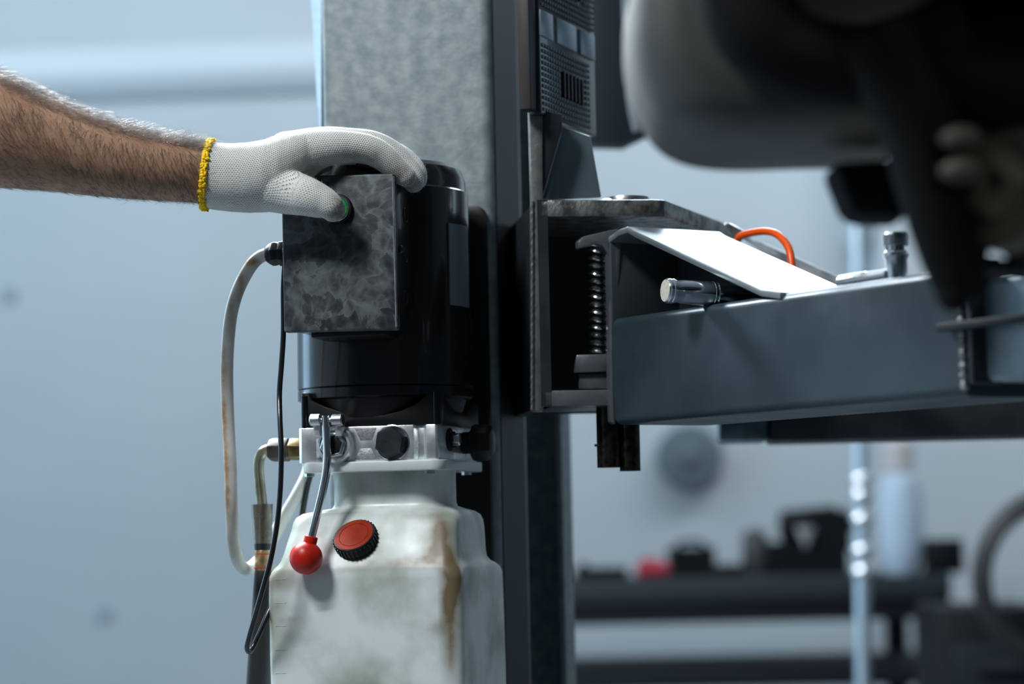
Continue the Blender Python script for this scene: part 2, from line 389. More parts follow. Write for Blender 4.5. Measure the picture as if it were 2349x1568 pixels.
# left fittings
hl = UN.hy(665, 1030, -.03)
M_brass = pm('brass', (.19, .14, .06), .32, 1, rn=(60, .5))
M_nut = pm('tarnished_nut', (.085, .078, .068), .42, .7, rn=(80, .55), n=(120, (.055, .05, .042), .4, .7))
yF = -.035
hA = UN.hy(684, 1030, yF); hB = UN.hy(662, 1031, yF); hC = UN.hy(618, 1031, yF); rn_ = .0128
b = MB(); b.lathe(UN.P(*hA), (UN.P(*hC)-UN.P(*hA)).normalized(), [(rn_*.9, -.006), (rn_*.93, .003), (rn_*.93, .008), (rn_*.75, .0105)], 6, phase=.3); b.build('brass_adapter', M_brass, un, bevel=.0006)
b = MB(); dd = (UN.P(*hC)-UN.P(*hA)).normalized(); Lh = (UN.P(*hC)-UN.P(*hB)).length
b.lathe(UN.P(*hB), dd, [(rn_*.8, -.003), (rn_, .0), (rn_, Lh-.005), (rn_*.88, Lh), (.006, Lh)], 6, phase=.3); b.build('compression_nut', M_nut, un, bevel=.0009)

# ------------------------------------------------------------------ oil tank (reservoir)
def res_hook(spots):
    def f(me, L):
        a = me.attributes.new('stain', 'FLOAT', 'POINT'); vals = []
        for v in me.vertices:
            q = proj(v.co+L); s = 0
            for (x, y, sx, sy, k) in spots: s += min(.95, k*1.35)*math.exp(-((q[0]-x)/sx)**2-((q[1]-y)/sy)**2)
            vals.append(min(s, 1.2))
        a.data.foreach_set('value', vals)
    return f
M_tank = pm('translucent_tank', (.68, .74, .73), .34, 0, n=(13, (.25, .31, .24), .42, .70), sss=.08, rn=(30, .5), b=(60, .08))
# greenish grime and brown oil
attr_mix(M_tank, 'stain', (.15, .11, .06), 30, 1.35)
sec = []   # (py at centre, x0px, xcorner px, xright px, y0, radius)
S_ = [(1078, 742, 1000, 1052, -.062, .05), (1100, 745, 1000, 1052, -.062, .05), (1155, 747, 1002, 1053, -.062, .05), (1164, 742, 1006, 1056, -.064, .045),
      (1170, 705, 1010, 1072, -.070, .03), (1175, 680, 1014, 1090, -.072, .024), (1184, 667, 1018, 1101, -.076, .02), (1196, 661, 1020, 1106, -.080, .018), (1215, 658, 1020, 1108, -.085, .016), (1240, 650, 1020, 1109, -.0915, .015),
      (1265, 643, 1021, 1110, -.098, .014), (1283, 636, 1023, 1113, -.1025, .014), (1293, 628, 1027, 1122, -.1045, .016), (1300, 619, 1031, 1135, -.106, .018), (1308, 613, 1034, 1143, -.107, .016), (1322, 609, 1036, 1148, -.108, .0135),
      (1380, 609, 1036, 1150, -.108, .012), (1440, 611, 1037, 1152, -.108, .012), (1500, 612, 1038, 1154, -.108, .012), (1568, 614, 1039, 1156, -.108, .012), (1640, 616, 1040, 1157, -.108, .012), (1760, 618, 1041, 1158, -.108, .012), (1800, 630, 1035, 1140, -.10, .02)]
rings = []
def interp_sections():
    out = []
    for i in range(len(S_)-1):
        A, B = S_[i], S_[i+1]; n = max(1, int((B[0]-A[0])/7))
        for k in range(n): t = k/n; out.append(tuple(A[j]*(1-t)+B[j]*t for j in range(6)))
    out.append(S_[-1]); return out
for (py, a, c, d, y0, r) in interp_sections():
    z = UN.hy(840, py, y0).z
    x0 = UN.hy(a, py, y0).x; x1 = UN.hy(c+ (22 if r < .03 else 22), py, y0).x
    # solve the flank so the far silhouette lands on px d
    y1 = UN.hx(d, py, x1-.002).y+.012
    x0 += 0; base = rrect(x0, x1, y0, max(y1, y0+.05), r, 7)
    # resample straight runs
    pts = []
    for i in range(len(base)):
        P0, P1 = base[i], base[(i+1) % len(base)]; n = 14 if i % 8 == 7 else 1
        for k in range(n): pts.append((P0[0]+(P1[0]-P0[0])*k/n, P0[1]+(P1[1]-P0[1])*k/n))
    rings.append([UN.P(x, y, z) for x, y in pts])
b = MB(); b.rings(rings[::-1])
spots = [(1008, 1225, 24, 60, .75), (1005, 1270, 30, 20, .6), (1033, 1330, 22, 60, .9), (1034, 1430, 16, 120, .75), (1050, 1330, 8, 28, .8), (980, 1285, 50, 10, .35), (930, 1290, 60, 14, .3),
         (640, 1330, 40, 30, .35), (618, 1380, 7, 60, .5), (742, 1393, 8, 5, .7), (872, 1418, 8, 16, .45), (670, 1420, 8, 8, .4), (960, 1178, 60, 5, .3), (620, 1430, 10, 25, .4), (790, 1178, 40, 5, .3),
         (870, 1250, 12, 30, .35), (820, 1300, 60, 12, .3), (905, 1330, 18, 40, .18), (745, 1255, 14, 25, .3), (680, 1440, 40, 30, .12), (1000, 1440, 14, 20, .25), (640, 1390, 20, 15, .3)]
tank = b.build('oil_tank', M_tank, un, sharp=60, mesh_hook=res_hook(spots), label='stained translucent white plastic tank with stepped shoulders')
# moulded graduation marks
for py in (1328, 1382, 1435, 1490, 1543):
    h0 = UN.hy(632, py, -.1082); h1 = UN.hy(656, py-1, -.1082); b = MB()
    b.box(UN, h0.x, h1.x, -.1083, -.1075, h0.z-.0003, h0.z+.0003); b.build('level_mark', M_tank, tank)
# tank flange
xf0 = UN.hy(688, 1075, -.084).x; xf1 = UN.hy(1008, 1060, -.084).x
zf1 = zb_+.0005; zf0 = zf1-.0105
b = MB(); b.rings([[UN.P(x, y, z) for x, y in rrect(xf0, xf1+.004, -.085, .082, .014, 6)] for z in (zf0, zf1)])
b.build('tank_flange', pm('flange_plastic', (.55, .62, .63), .38, sss=.2), un, bevel=.0015)
for px, py, y in ((710, 1082, -.07), (985, 1070, -.07), (1070, 1070, .045)):
    h = UN.hy(px, py, y); b = MB(); b.lathe(UN.P(h.x, y, zf0+.001), (0, 0, -1), [(.008, 0), (.008, .0012), (.0052, .0013), (.0052, .0045), (.001, .0045)], 6); b.build('flange_bolt', M_steel, un)
# filler cap on the sloping shoulder
hc = UN.hy(818, 1240, -.090)
ca = (-UN.y*.72+Vector((0, 0, 1))*.70-UN.x*.10).normalized(); co = UN.P(*hc)-ca*.006
b = MB(); prof = [(.0235, 0), (.0235, .003), (.0225, .0045), (.0225, .013), (.0215, .0148), (.0195, .0148), (.0195, .0138)]
b.lathe(co, ca, prof, 48)
fc = b.build('filler_cap', M_blackr, un, sharp=30, label='black screw cap with an orange red top')
b = MB()
a_ = ca.cross(Vector((0, 0, 1))).normalized(); b2_ = ca.cross(a_)
for k in range(32):
    u = 2*math.pi*k/32; d = a_*math.cos(u)+b2_*math.sin(u); tg = -a_*math.sin(u)+b2_*math.cos(u); o_ = co+d*.0223
    b.prism([o_+ca*.004-tg*.0007, o_+ca*.004+tg*.0007, o_+ca*.013+tg*.0007, o_+ca*.013-tg*.0007], d*.0011)
b.build('grip_ribs', M_blackr, fc)
b = MB(); b.lathe(co, ca, [(.0205, .0135), (.0205, .0152), (.0160, .0153), (.0156, .0148), (.0150, .0153), (.001, .0155)], 40)
b.build('cap_disc', pm('cap_red', (.30, .026, .006), .6, spec=.12, n=(70, (.20, .016, .005), .45, .75)), fc)

# ------------------------------------------------------------------ control box
BX = Frame(UN.P(0, 0, 0), -12)
fy = -.155
TL = BX.hy(644, 404, fy); TR = BX.hy(903, 397, fy); BR = BX.hy(912, 756, fy); BL = BX.hy(651, 762, fy)
mf = bpy.data.materials.new('smeared_lid'); mf.use_nodes = True
nt = mf.node_tree; N = nt.nodes; L = nt.links; p = N['Principled BSDF']
tc = N.new('ShaderNodeTexCoord')
def nz(scale, det=4, dist=0., rough=.5):
    q = N.new('ShaderNodeTexNoise'); q.inputs['Scale'].default_value = scale; q.inputs['Detail'].default_value = det
    q.inputs['Distortion'].default_value = dist; q.inputs['Roughness'].default_value = rough; L.new(tc.outputs['Object'], q.inputs['Vector']); return q
n1 = nz(20, 3, 1.6, .5); n2 = nz(46, 5, 1.6, .6); vo = N.new('ShaderNodeTexVoronoi'); vo.inputs['Scale'].default_value = 46; vo.feature = 'SMOOTH_F1'; vo.inputs['Smoothness'].default_value = .25
mxv = N.new('ShaderNodeVectorMath'); mxv.operation = 'ADD'; sc_ = N.new('ShaderNodeVectorMath'); sc_.operation = 'SCALE'; sc_.inputs['Scale'].default_value = .045
L.new(n1.outputs['Color'], sc_.inputs[0]); L.new(tc.outputs['Object'], mxv.inputs[0]); L.new(sc_.outputs[0], mxv.inputs[1]); L.new(mxv.outputs[0], vo.inputs['Vector'])
n3 = nz(11, 3, .6)
v2 = N.new('ShaderNodeTexVoronoi'); v2.inputs['Scale'].default_value = 62; L.new(mxv.outputs[0], v2.inputs['Vector'])
sx = N.new('ShaderNodeSeparateColor'); L.new(v2.outputs['Color'], sx.inputs[0])
ad = N.new('ShaderNodeMath'); ad.operation = 'MULTIPLY_ADD'; ad.inputs[1].default_value = .30; L.new(sx.outputs[0], ad.inputs[0]); L.new(n3.outputs[0], ad.inputs[2])
ad3 = N.new('ShaderNodeMath'); ad3.operation = 'MULTIPLY_ADD'; ad3.inputs[1].default_value = .32; L.new(v2.outputs['Distance'], ad3.inputs[0]); L.new(ad.outputs[0], ad3.inputs[2])
ad2 = N.new('ShaderNodeMath'); ad2.operation = 'MULTIPLY_ADD'; ad2.inputs[1].default_value = .6; L.new(n2.outputs[0], ad2.inputs[0]); L.new(ad3.outputs[0], ad2.inputs[2])
sm = N.new('ShaderNodeMapRange'); sm.inputs[1].default_value = .78; sm.inputs[2].default_value = 1.36; L.new(ad2.outputs[0], sm.inputs[0])
cr = N.new('ShaderNodeValToRGB'); cr.color_ramp.interpolation = 'B_SPLINE'; e = cr.color_ramp.elements
e[0].position = .1; e[0].color = (.016, .019, .022, 1); e[1].position = .95; e[1].color = (.13, .145, .15, 1)
x = e.new(.55); x.color = (.036, .042, .046, 1)
L.new(sm.outputs[0], cr.inputs[0]); L.new(cr.outputs[0], p.inputs['Base Color'])
mr = N.new('ShaderNodeMapRange'); mr.inputs[1].default_value = .88; mr.inputs[2].default_value = 1.38; mr.inputs[3].default_value = .38; mr.inputs[4].default_value = .62
L.new(ad2.outputs[0], mr.inputs[0]); L.new(mr.outputs[0], p.inputs['Roughness']); p.inputs['Metallic'].default_value = .35
bp = N.new('ShaderNodeBump'); bp.inputs['Strength'].default_value = .15; bp.inputs['Distance'].default_value = .0005; fn = nz(900, 2); L.new(fn.outputs[0], bp.inputs['Height']); L.new(bp.outputs[0], p.inputs['Normal'])
b = MB(); b.prism([BX.P(*q) for q in (BL, BR, TR, TL)], BX.y*.012)
lid = None
depth = .082
bxo = MB(); ins = .0025
bxo.prism([BX.P(q.x+sx*ins, q.y+.010, q.z+sz*ins) for q, sx, sz in ((BL, 1, 1), (BR, -1, 1), (TR, -1, -1), (TL, 1, -1))], BX.y*(depth-.010))
cb = bxo.build('control_box', M_black, un, bevel=.002, label='black steel control box with a smeared grey lid')
lid = b.build('lid', mf, cb, bevel=.0022, segs=3)
b = MB(); b.tube([BX.P(BR.x-.0012, BR.y+.0010, BR.z+.003), BX.P(TR.x-.0012, TR.y+.0010, TR.z-.003)], .0013, 10); b.build('lid_edge_highlight', M_steel, cb, label='highlight strip along the right edge of the lid')  # bright tube standing for the highlight along the lid edge
# knockouts and screws on the right flank
for py in (493, 585, 682):
    h = BX.hx(934, py, TR.x); b = MB(); rr_ = .0075
    b.tube([BX.P(BR.x+(TR.x-BR.x)*.7-ins+.0004, h.y+rr_*math.cos(u), h.z+rr_*math.sin(u)) for u in [2*math.pi*k/28 for k in range(28)]], .0006, 6, closed=True)
    b.build('knockout', M_black, cb)
h = BX.hx(918, 571, BR.x); b = MB(); b.lathe(BX.P(BR.x-.002, h.y+.002, h.z), BX.x, [(.0042, 0), (.0042, .003), (.003, .0045), (.0012, .0047)], 20); b.build('lid_screw', M_black, cb)
h = BX.hx(645, 571, BL.x); b = MB(); b.lathe(BX.P(BL.x+.001, fy+.01, h.z), -BX.x, [(.0042, 0), (.0042, .002), (.003, .0035), (.0012, .0037)], 20); b.build('lid_screw', M_black, cb)
# bracket under box
b = MB(); z_ = BL.z; b.box(BX, BL.x+.022, BL.x+.10, fy+.02, fy+.085, z_-.005, z_+.004); b.build('box_bracket', M_blackr, un, bevel=.002)
b = MB(); b.box(BX, -.05, .045, fy+.078, -.02, BL.z+.02, TL.z-.015); b.build('box_saddle', M_blackr, un, bevel=.002)
# push button
hb_ = BX.hy(776.5, 480, fy)
o_ = BX.P(*hb_)
b = MB(); b.lathe(o_, -BX.y, [(.0150, -.001), (.0150, .0035), (.0142, .005), (.0126, .0052), (.0124, .003)], 40); pb = b.build('push_button', M_blackr, cb, label='round black push button with a green centre')
b = MB(); b.lathe(o_, -BX.y, [(.0126, .001), (.0126, .0060), (.0121, .0066), (.0116, .0060), (.0114, .002)], 40); b.build('button_ring', M_steel, pb)
b = MB(); b.lathe(o_, -BX.y, [(.0114, .001), (.0114, .0055), (.0108, .0062), (.001, .0062)], 40); b.build('button_face', pm('green_button', (.003, .15, .03), .4, spec=.3), pb)
# cable gland
g0 = BX.hy(650, 581, fy+.035); g1 = BX.hy(622, 582, fy+.035); g2 = BX.hy(612, 583, fy+.035)
gd = -BX.x; gl = (BX.P(*g0)-BX.P(*g1)).length; gl2 = (BX.P(*g0)-BX.P(*g2)).length
b = MB(); b.lathe(BX.P(*g0), gd, [(.0135, -.002), (.0135, .003), (.0118, .0035), (.0130, gl*.55), (.0130, gl*.8), (.0115, gl), (.0105, gl+.0005)], 8, phase=.2); gn = b.build('cable_gland', M_blackr, cb, bevel=.0008)
b = MB(); b.lathe(BX.P(*g0), gd, [(.0112, gl-.002), (.0108, gl+.001), (.0080, gl2), (.006, gl2)], 28); b.build('gland_nut', M_blackr, gn)

# ------------------------------------------------------------------ cables and hose
M_wc = pm('white_cable', (.58, .60, .58), .42, n=(35, (.50, .50, .45), .4, .7), rn=(80, .55))
attr_mix(M_wc, 'stain', (.27, .17, .075), 120, 1.1)
def hook_cable(spots): return res_hook(spots)
pts = [(612, 583), (597, 589), (580, 604), (562, 632), (545, 668), (532, 712), (525, 762), (521, 830), (521, 900), (524, 980), (528, 1060), (531, 1140), (533, 1200), (536, 1245), (545, 1284), (560, 1303), (577, 1300), (600, 1278), (622, 1240), (650, 1190), (682, 1135), (704, 1092), (712, 1060)]
dy = [fy+.035]*3+[fy+.036, fy+.038, fy+.04, fy+.045, fy+.05, fy+.055, fy+.055, fy+.05, fy+.05, fy+.06, fy+.075, fy+.095, fy+.125, fy+.16, fy+.18, fy+.19, fy+.20, fy+.21, fy+.22, fy+.23]
b = MB(); b.tube([BX.P(*BX.hy(a, c, y)) for (a, c), y in zip(pts, dy)], [.0066]*16+[.0068, .007, .007, .0072, .0072, .0072, .0072], 20, smooth=6)
tag(b.build('power_cable', M_wc, mesh_hook=hook_cable([(577, 600, 22, 14, 1.), (552, 650, 10, 45, .6), (512, 840, 9, 50, .7), (513, 960, 9, 60, .8), (518, 1060, 10, 60, .75), (520, 1150, 10, 50, .8), (530, 720, 8, 40, .5), (526, 1240, 8, 40, .3)])),
    'white power cable with brown scorch marks looping out of the black box', 'cable')
pts = [(654, 600), (650, 660), (650, 760), (646, 830), (641, 900), (642, 960), (645, 1030), (644, 1095), (640, 1160), (632, 1225), (618, 1295), (600, 1360), (583, 1420), (571, 1462), (567, 1485), (572, 1494), (582, 1480), (596, 1450), (620, 1395), (645, 1340)]
dy = [fy+.03, fy+.02, fy+.02, fy+.025, fy+.03, fy+.02, fy+.012, fy+.01, fy+.01, fy+.01, fy+.01, fy+.012, fy+.02, fy+.028, fy+.034, fy+.04, fy+.046, fy+.05, fy+.06, fy+.08]
b = MB(); b.tube([BX.P(*BX.hy(a, c, y)) for (a, c), y in zip(pts, dy)], .0028, 12, smooth=8)
tag(b.build('control_cable', pm('black_cable', (.008, .01, .012), .28, coat=.2), bevel=0), 'thin black cable hanging beside the pump and looping back at its lower end', 'cable')
b = MB(); b.tube([UN.P(*UN.hy(a, c, y)) for a, c, y in ((716, 1075, .05), (706, 1110, .05), (698, 1150, .05), (690, 1200, .05))], .0032, 10, smooth=5)
tag(b.build('short_cable', pm('black_cable2', (.01, .012, .014), .4)), 'short black cable half hidden behind the white tank neck', 'cable')

hose = thing('hydraulic_hose', 'black hydraulic hose with a gold crimp fitting left of the white tank', 'hose', UN.P(*UN.hy(590, 1568, yF)))
M_pipe = pm('zinc_pipe', (.32, .31, .23), .28, .95, rn=(90, .45), n=(60, (.19, .17, .08), .45, .7))
pts = [(622, 1031), (607, 1034), (596, 1048), (593, 1075), (596, 1110), (600, 1150), (603, 1200), (604, 1250)]
b = MB(); b.tube([UN.P(*UN.hy(a, c, yF)) for a, c in pts], [.0058]*8, 20, smooth=6); b.build('elbow_pipe', M_pipe, hose, label='yellowish zinc plated elbow pipe')
def htube(name, ptsr, mat, label=None, seg=28, smooth=0):
    b = MB(); b.tube([UN.P(*UN.hy(a, c, yF)) for a, c, r in ptsr], [r*px2m for a, c, r in ptsr], seg, smooth=smooth); return b.build(name, mat, hose, label=label, sharp=35)
M_slv = pm('smoky_sleeve', (.30, .27, .22), .2, 0, trans=.85, rn=(40, .35))
b = MB(); A_ = [(601, 1156, 26), (602, 1200, 23), (603, 1246, 21)]
outer = []; inner = []
for a, c, r in A_:
    h = UN.P(*UN.hy(a, c, yF))
    outer.append([h+Vector((math.cos(u), math.sin(u), 0))*r*px2m for u in [2*math.pi*k/28 for k in range(28)]])
    inner.append([h+Vector((math.cos(u), math.sin(u), 0))*(r*px2m-.0009) for u in [2*math.pi*k/28 for k in range(28)]])
b.rings(outer+inner[::-1], closed=True); b.build('clear_sleeve', M_slv, hose, label='smoky clear plastic sleeve')
htube('rubber_ring', [(603, 1246, 20), (603, 1261, 20)], M_blackr)
htube('crimp_collar', [(604, 1261, 20), (604, 1264, 21), (605, 1306, 21), (605, 1310, 19)], pm('gold_crimp', (.42, .29, .14), .35, .7, n=(90, (.26, .17, .09), .4, .6)), 'gold coloured crimp collar with red lines')
for py in (1268, 1300):
    htube('red_line', [(604, py, 21.6), (604, py+3, 21.6)], pm('red_line', (.35, .03, .03), .5))
htube('hose', [(605, 1308, 20.5), (604, 1330, 22), (601, 1400, 24), (598, 1470, 27), (594, 1568, 30), (590, 1720, 31)], pm('hose_rubber', (.009, .009, .01), .6, b=(300, .3)), smooth=4)

# ------------------------------------------------------------------ lift carriage
K = Frame((0, 2.50, 0), 7)
M_arm = pm('arm_paint', (.022, .040, .051), .34, .3, n=(7, (.042, .068, .084), .35, .7), b=(90, .08), rn=(14, .48))
M_armx = pm('carriage_steel', (.11, .125, .135), .42, .5, n=(40, (.17, .18, .185), .45, .7), b=(160, .3), rn=(40, .3))
M_edge = pm('torch_cut_edge', (.36, .365, .35), .38, .75, n=(70, (.10, .10, .10), .4, .65), b=(220, .8))
car_ = thing('lift_carriage', 'grey steel sliding carriage with pivot lugs on the lift post', 'lift carriage', K.P(.06, .08, K.hy(1240, 940, 0).z))
b = MB()
q = [(1216, -60), (1244, -60), (1246, 300), (1247, 945), (1219, 945), (1218, 460), (1211, 200)]
b.prism([K.P(*K.hy(a, c, 0)) for a, c in q], K.y*.012); b.build('front_plate', pm('front_plate_steel', (.20, .21, .205), .42, .5, n=(60, (.13, .14, .14), .4, .65), b=(200, .4)), car_, bevel=.003)
# weld bead up the plate
b = MB(); n = 160
wp = [K.P(*K.hy(1221+math.sin(k*1.1)*.5, 462+k*3, -.0002)) for k in range(n)]
b.tube(wp, [.0019+.00012*math.sin(k*.8) for k in range(n)], 8, smooth=3); b.build('weld_bead', M_armx, car_, label='rippled weld seam')
zL = K.hy(1247, 458, 0).z; zl0 = K.hy(1247, 497, 0).z; zM = K.hy(1247, 895, 0).z; zm0 = K.hy(1247, 932, 0).z
# dark back of the carriage
x0 = K.hy(1240, 700, .012).x
b = MB(); b.box(K, x0-.003, x0+.008, .0, .26, zm0, zL+.0); b.box(K, x0, x0+.12, .17, .18, zm0, zL); b.build('inner_wall', M_dark, car_)
xs = [K.hy(1247, 480, 0).x, K.hy(1518, 480, 0).x]
P2 = K.hz(1690, 521, zL); 
b = MB(); pl_ = [(xs[0]-.004, 0), (xs[1]-.006, 0), (xs[1]+.004, .004), (P2.x, P2.y), (P2.x-.01, P2.y+.05), (xs[0]-.004, P2.y+.05)]
b.prism([K.P(x, y, zl0) for x, y in pl_], Vector((0, 0, zL-zl0))); lug = b.build('top_lug', M_edge, car_, bevel=.002, label='thick torch cut top lug plate')
P3 = K.hz(1395, 974, zm0)
b = MB(); pl_ = [(xs[0]-.004, 0), (K.hy(1520, 900, 0).x, 0.0), (K.hy(1520, 900, 0).x+.04, .12), (xs[0]-.004, .14)]
b.prism([K.P(x, y, zm0) for x, y in pl_], Vector((0, 0, zM-zm0))); b.build('bottom_lug', M_armx, car_, bevel=.002)
# pivot pin head and washer
c = K.hy(1438, 457, .045); b = MB(); b.lathe(K.P(c.x, .045, zL-.001), (0, 0, 1), [(.0245, 0), (.0245, .0045), (.0235, .0085), (.001, .0085)], 40); b.build('pivot_pin_head', M_steel, car_)
c2 = K.hy(1392, 455, .03); b = MB(); b.lathe(K.P(c2.x, .03, zL-.001), (0, 0, 1), [(.008, 0), (.008, .004), (.004, .006)], 16); b.build('grease_nipple', M_steel, car_)
b = MB(); 
for px, bt, rr_ in ((1396, 1072, .0130), (1443, 1080, .0110)):
    h = K.hy(px, 965, .035); hb2 = K.hy(px, bt, .035); b = MB(); b.lathe(K.P(h.x, .035, hb2.z), (0, 0, 1), [(rr_, 0), (rr_, zm0-hb2.z+.004)], 28); b.build('pivot_pin_end', pm('oily_pin', (.05, .05, .035), .25, .9, n=(150, (.015, .015, .015), .4, .6)), car_, sharp=30)
b = MB(); b.tube([K.P(*K.hy(1364, 1021, .03)), K.P(*K.hy(1380, 1021, .03))], .0013, 8); b.build('split_pin', M_dark, car_)
# gusset
b = MB(); b.prism([K.P(*K.hy(a, c, .03)) for a, c in ((1242, 457), (1290, 290), (1355, 312), (1380, 452))], K.y*.010)
b.build('gusset', pm('gusset_paint', (.13, .19, .225), .34, .3, n=(18, (.16, .22, .255), .4, .7)), car_, bevel=.0015)
b = MB(); b.tube([K.P(*K.hy(a, c, .029)) for a, c in ((1243, 453), (1290, 293))], .0016, 8); b.build('cut_edge_highlight', M_steel, car_, label='highlight strip on the cut edge of the gusset')  # bright tube standing for the highlight on the gusset edge
b = MB(); b.prism([K.P(*K.hy(a, c, .004)) for a, c in ((1219, 457), (1228, 250), (1290, 262), (1290, 290), (1243, 457))], K.y*.012); b.build('web_plate', M_dark, car_, bevel=.0015)

# rubber pad: plane facing the car
PA = W(1244, 256, 2.50); 
zP = PA.z; r_ = ray(1370, 306); Pb = EYE+r_*((zP-EYE.z)/r_.z)
dirp = Vector((Pb.x-PA.x, Pb.y-PA.y, 0)); wid = dirp.length; ang = math.degrees(math.atan2(dirp.y, dirp.x))
PF = Frame((PA.x, PA.y, zP), ang)      # local x along the pad to the rear, local -y faces the car side
zTop = .21
M_rub = pm('pad_rubber', (.012, .017, .022), .3, b=(200, .2), coat=.2)
b = MB(); b.box(PF, -.004, wid, .0, .014, -.004, zTop); pad = b.build('rubber_pad', M_rub, car_, bevel=.003, label='black studded rubber door guard')
b = MB(); b.box(PF, -.022, .0, .004, .018, 0.0, zTop); b.build('pad_bracket', pm('brown_strip', (.028, .024, .022), .5), car_, bevel=.002)
b = MB(); nx, nzz = 22, 34; py_s = zTop/ nzz
# slanted blank band runs level on the pad; studs fill the rest
bz0, bz1 = .080, .108
for i in range(nx):
    for j in range(nzz):
        x = (i+.5)*wid/nx; z = (j+.5)*py_s
        if bz0-.003 < z < bz1+.003: continue
        if wid*.32 < x < wid*.78 and (.022 < z < .055 or .135 < z < .175): continue
        if x > wid*.86 and z < bz0: continue
        s = .0023
        b.prism([PF.P(x-s, -.0002, z-s*.75), PF.P(x+s, -.0002, z-s*.75), PF.P(x+s, -.0002, z+s*.75), PF.P(x-s, -.0002, z+s*.75)], -PF.y*.0016)
M_stud = pm('sheen_stud_rubber', (.09, .14, .175), .28, coat=.3)  # bluish sheen of the studs is put into their colour
so = b.build('studs', M_stud, pad, kind='stuff')
for u0, u1 in ((-.02, .20), (.27, .62), (.70, .97)):
    b = MB(); b.box(PF, u0*wid, u1*wid, -.002, .001, bz0, bz1); b.build('smooth_panel', pm('sheen_rubber', (.27, .38, .46), .33), pad, bevel=.001)  # bright reflection on the blank panels is put into their colour
for z0_, n_ in ((.024, 6), (.138, 6)):
    for k in range(n_):
        b = MB(); x = wid*(.36+.066*k); b.box(PF, x, x+.0035, -.003, .001, z0_, z0_+.028); b.build('raised_bar', M_rub, pad)

# ------------------------------------------------------------------ swing arm
AF = Frame(W(1411, 974, 2.50), math.degrees(math.atan2(-.849, .529)))
za0 = 0; za1 = AF.hy(1560, 706, 0).z; xe = AF.hy(2208, 780, 0).x
arm = thing('swing_arm', 'grey square tube swing arm reaching right from the carriage', 'lift arm', AF.o)
DW = .13
b = MB(); b.rings([[AF.P(x, y, z) for y, z in rrect(0, DW, za0, za1, .009, 5)] for x in (0, xe*.33, xe*.66, xe)])
tube = b.build('arm_tube', M_arm, arm, sharp=50, label='large grey box section of the arm')
# faint pressed line, weld collar, extension
b = MB(); n = 40
b.tube([AF.P(xe+.001, -.0005 + .0006*math.sin(k*2.3), za1*(.05+.9*k/n)) for k in range(n)], [.0032+.0009*math.sin(k*1.7) for k in range(n)], 8, smooth=2); b.build('weld_bead', M_edge, arm)
b = MB(); b.rings([[AF.P(x, y, z) for y, z in rrect(.012, DW-.012, za0+.012, za1-.012, .007, 5)] for x in (xe-.05, xe+.34)])
b.build('extension_tube', pm('extension_steel', (.15, .21, .25), .4, .3, n=(12, (.26, .34, .39), .35, .7)), arm, sharp=50, label='narrower sliding extension')
b = MB(); h0 = AF.hy(2155, 752, -.006); h1 = AF.hy(2400, 745, -.006); b.box(AF, h0.x, h1.x, -.010, -.002, h0.z-.0035, h0.z+.0035); b.build('stop_bar', M_blackr, arm, bevel=.001)
b = MB(); h0 = AF.hy(2222, 640, .0); b.box(AF, h0.x, h0.x+.006, -.004, .03, za0+.01, za1+.006); b.build('end_collar', M_dark, arm, bevel=.001)
# lift pad at the arm tip
tp = AF.P(xe+.115, DW*.5, za1-.012)
b = MB(); b.lathe(tp, (0, 0, 1), [(.026, 0), (.026, .012), (.055, .014), (.055, .026), (.05, .028), (.001, .028)], 40); b.build('lift_pad', M_blackr, arm)
# slope plate (cover)
A = AF.hy(1438, 519, 0); B = AF.hy(1746, 663, 0); yb = DW-.012
C_ = AF.hy(1618, 509, yb); D_ = AF.hy(1925, 650, yb)
dxy = Vector((B.x-A.x, 0, B.z-A.z)).normalized(); nrm = Vector((-dxy.z, 0, dxy.x)); 
tk = .007
def AP(v): return AF.P(v[0], v[1], v[2])
prof = [(A.x-.018, A.z-.003), (A.x-.004, A.z+.0005), (A.x+.004, A.z-.001)]
line = [(A.x-.045, A.z-.011), (A.x-.015, A.z-.0015), (A.x+.002, A.z), (A.x+.014, A.z-.006), (B.x, B.z), (B.x+.03, za1+.001)]
up = line; dn = [(x, z-tk) for x, z in line[::-1]]
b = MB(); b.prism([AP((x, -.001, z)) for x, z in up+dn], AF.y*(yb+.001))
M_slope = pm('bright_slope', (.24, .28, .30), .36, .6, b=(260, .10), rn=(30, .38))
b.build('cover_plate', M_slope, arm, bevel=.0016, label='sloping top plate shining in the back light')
# gusset between tube top and cover plate
gp = [(1424, 742), (1424, 528), (1446, 530), (1655, 632), (1655, 700)]
yg = .085
hh = [AF.hy(a, c, 0) for a, c in gp]
def on_slope(x):
    return A.z+(x-A.x-.006)*(B.z-A.z)/(B.x-A.x) if x > A.x else A.z
gx0_, gx1_ = -.01, AF.hy(1650, 660, 0).x*.99
b = MB(); xs_ = [A.x-.02, A.x, A.x+.01, (A.x+gx1_)/2, gx1_-.075]
xq = gx1_-.005
b.prism([AF.P(0, yg, za1-.006)]+[AF.P(x_, yg, min(on_slope(x_), A.z)-tk*.6) for x_ in (0, A.x+.006, xq)]+[AF.P(xq, yg, za1-.006)], AF.y*.012)
b.prism([AF.P(-.012, 0, za1-.006), AF.P(-.012, 0, A.z-.004), AF.P(-.012, yg+.012, A.z-.004), AF.P(-.012, yg+.012, za1-.006)], AF.x*.012)
b.build('gusset', pm('gusset_dark', (.07, .085, .095), .38, .4, n=(14, (.095, .11, .12), .4, .7)), arm, bevel=.001)
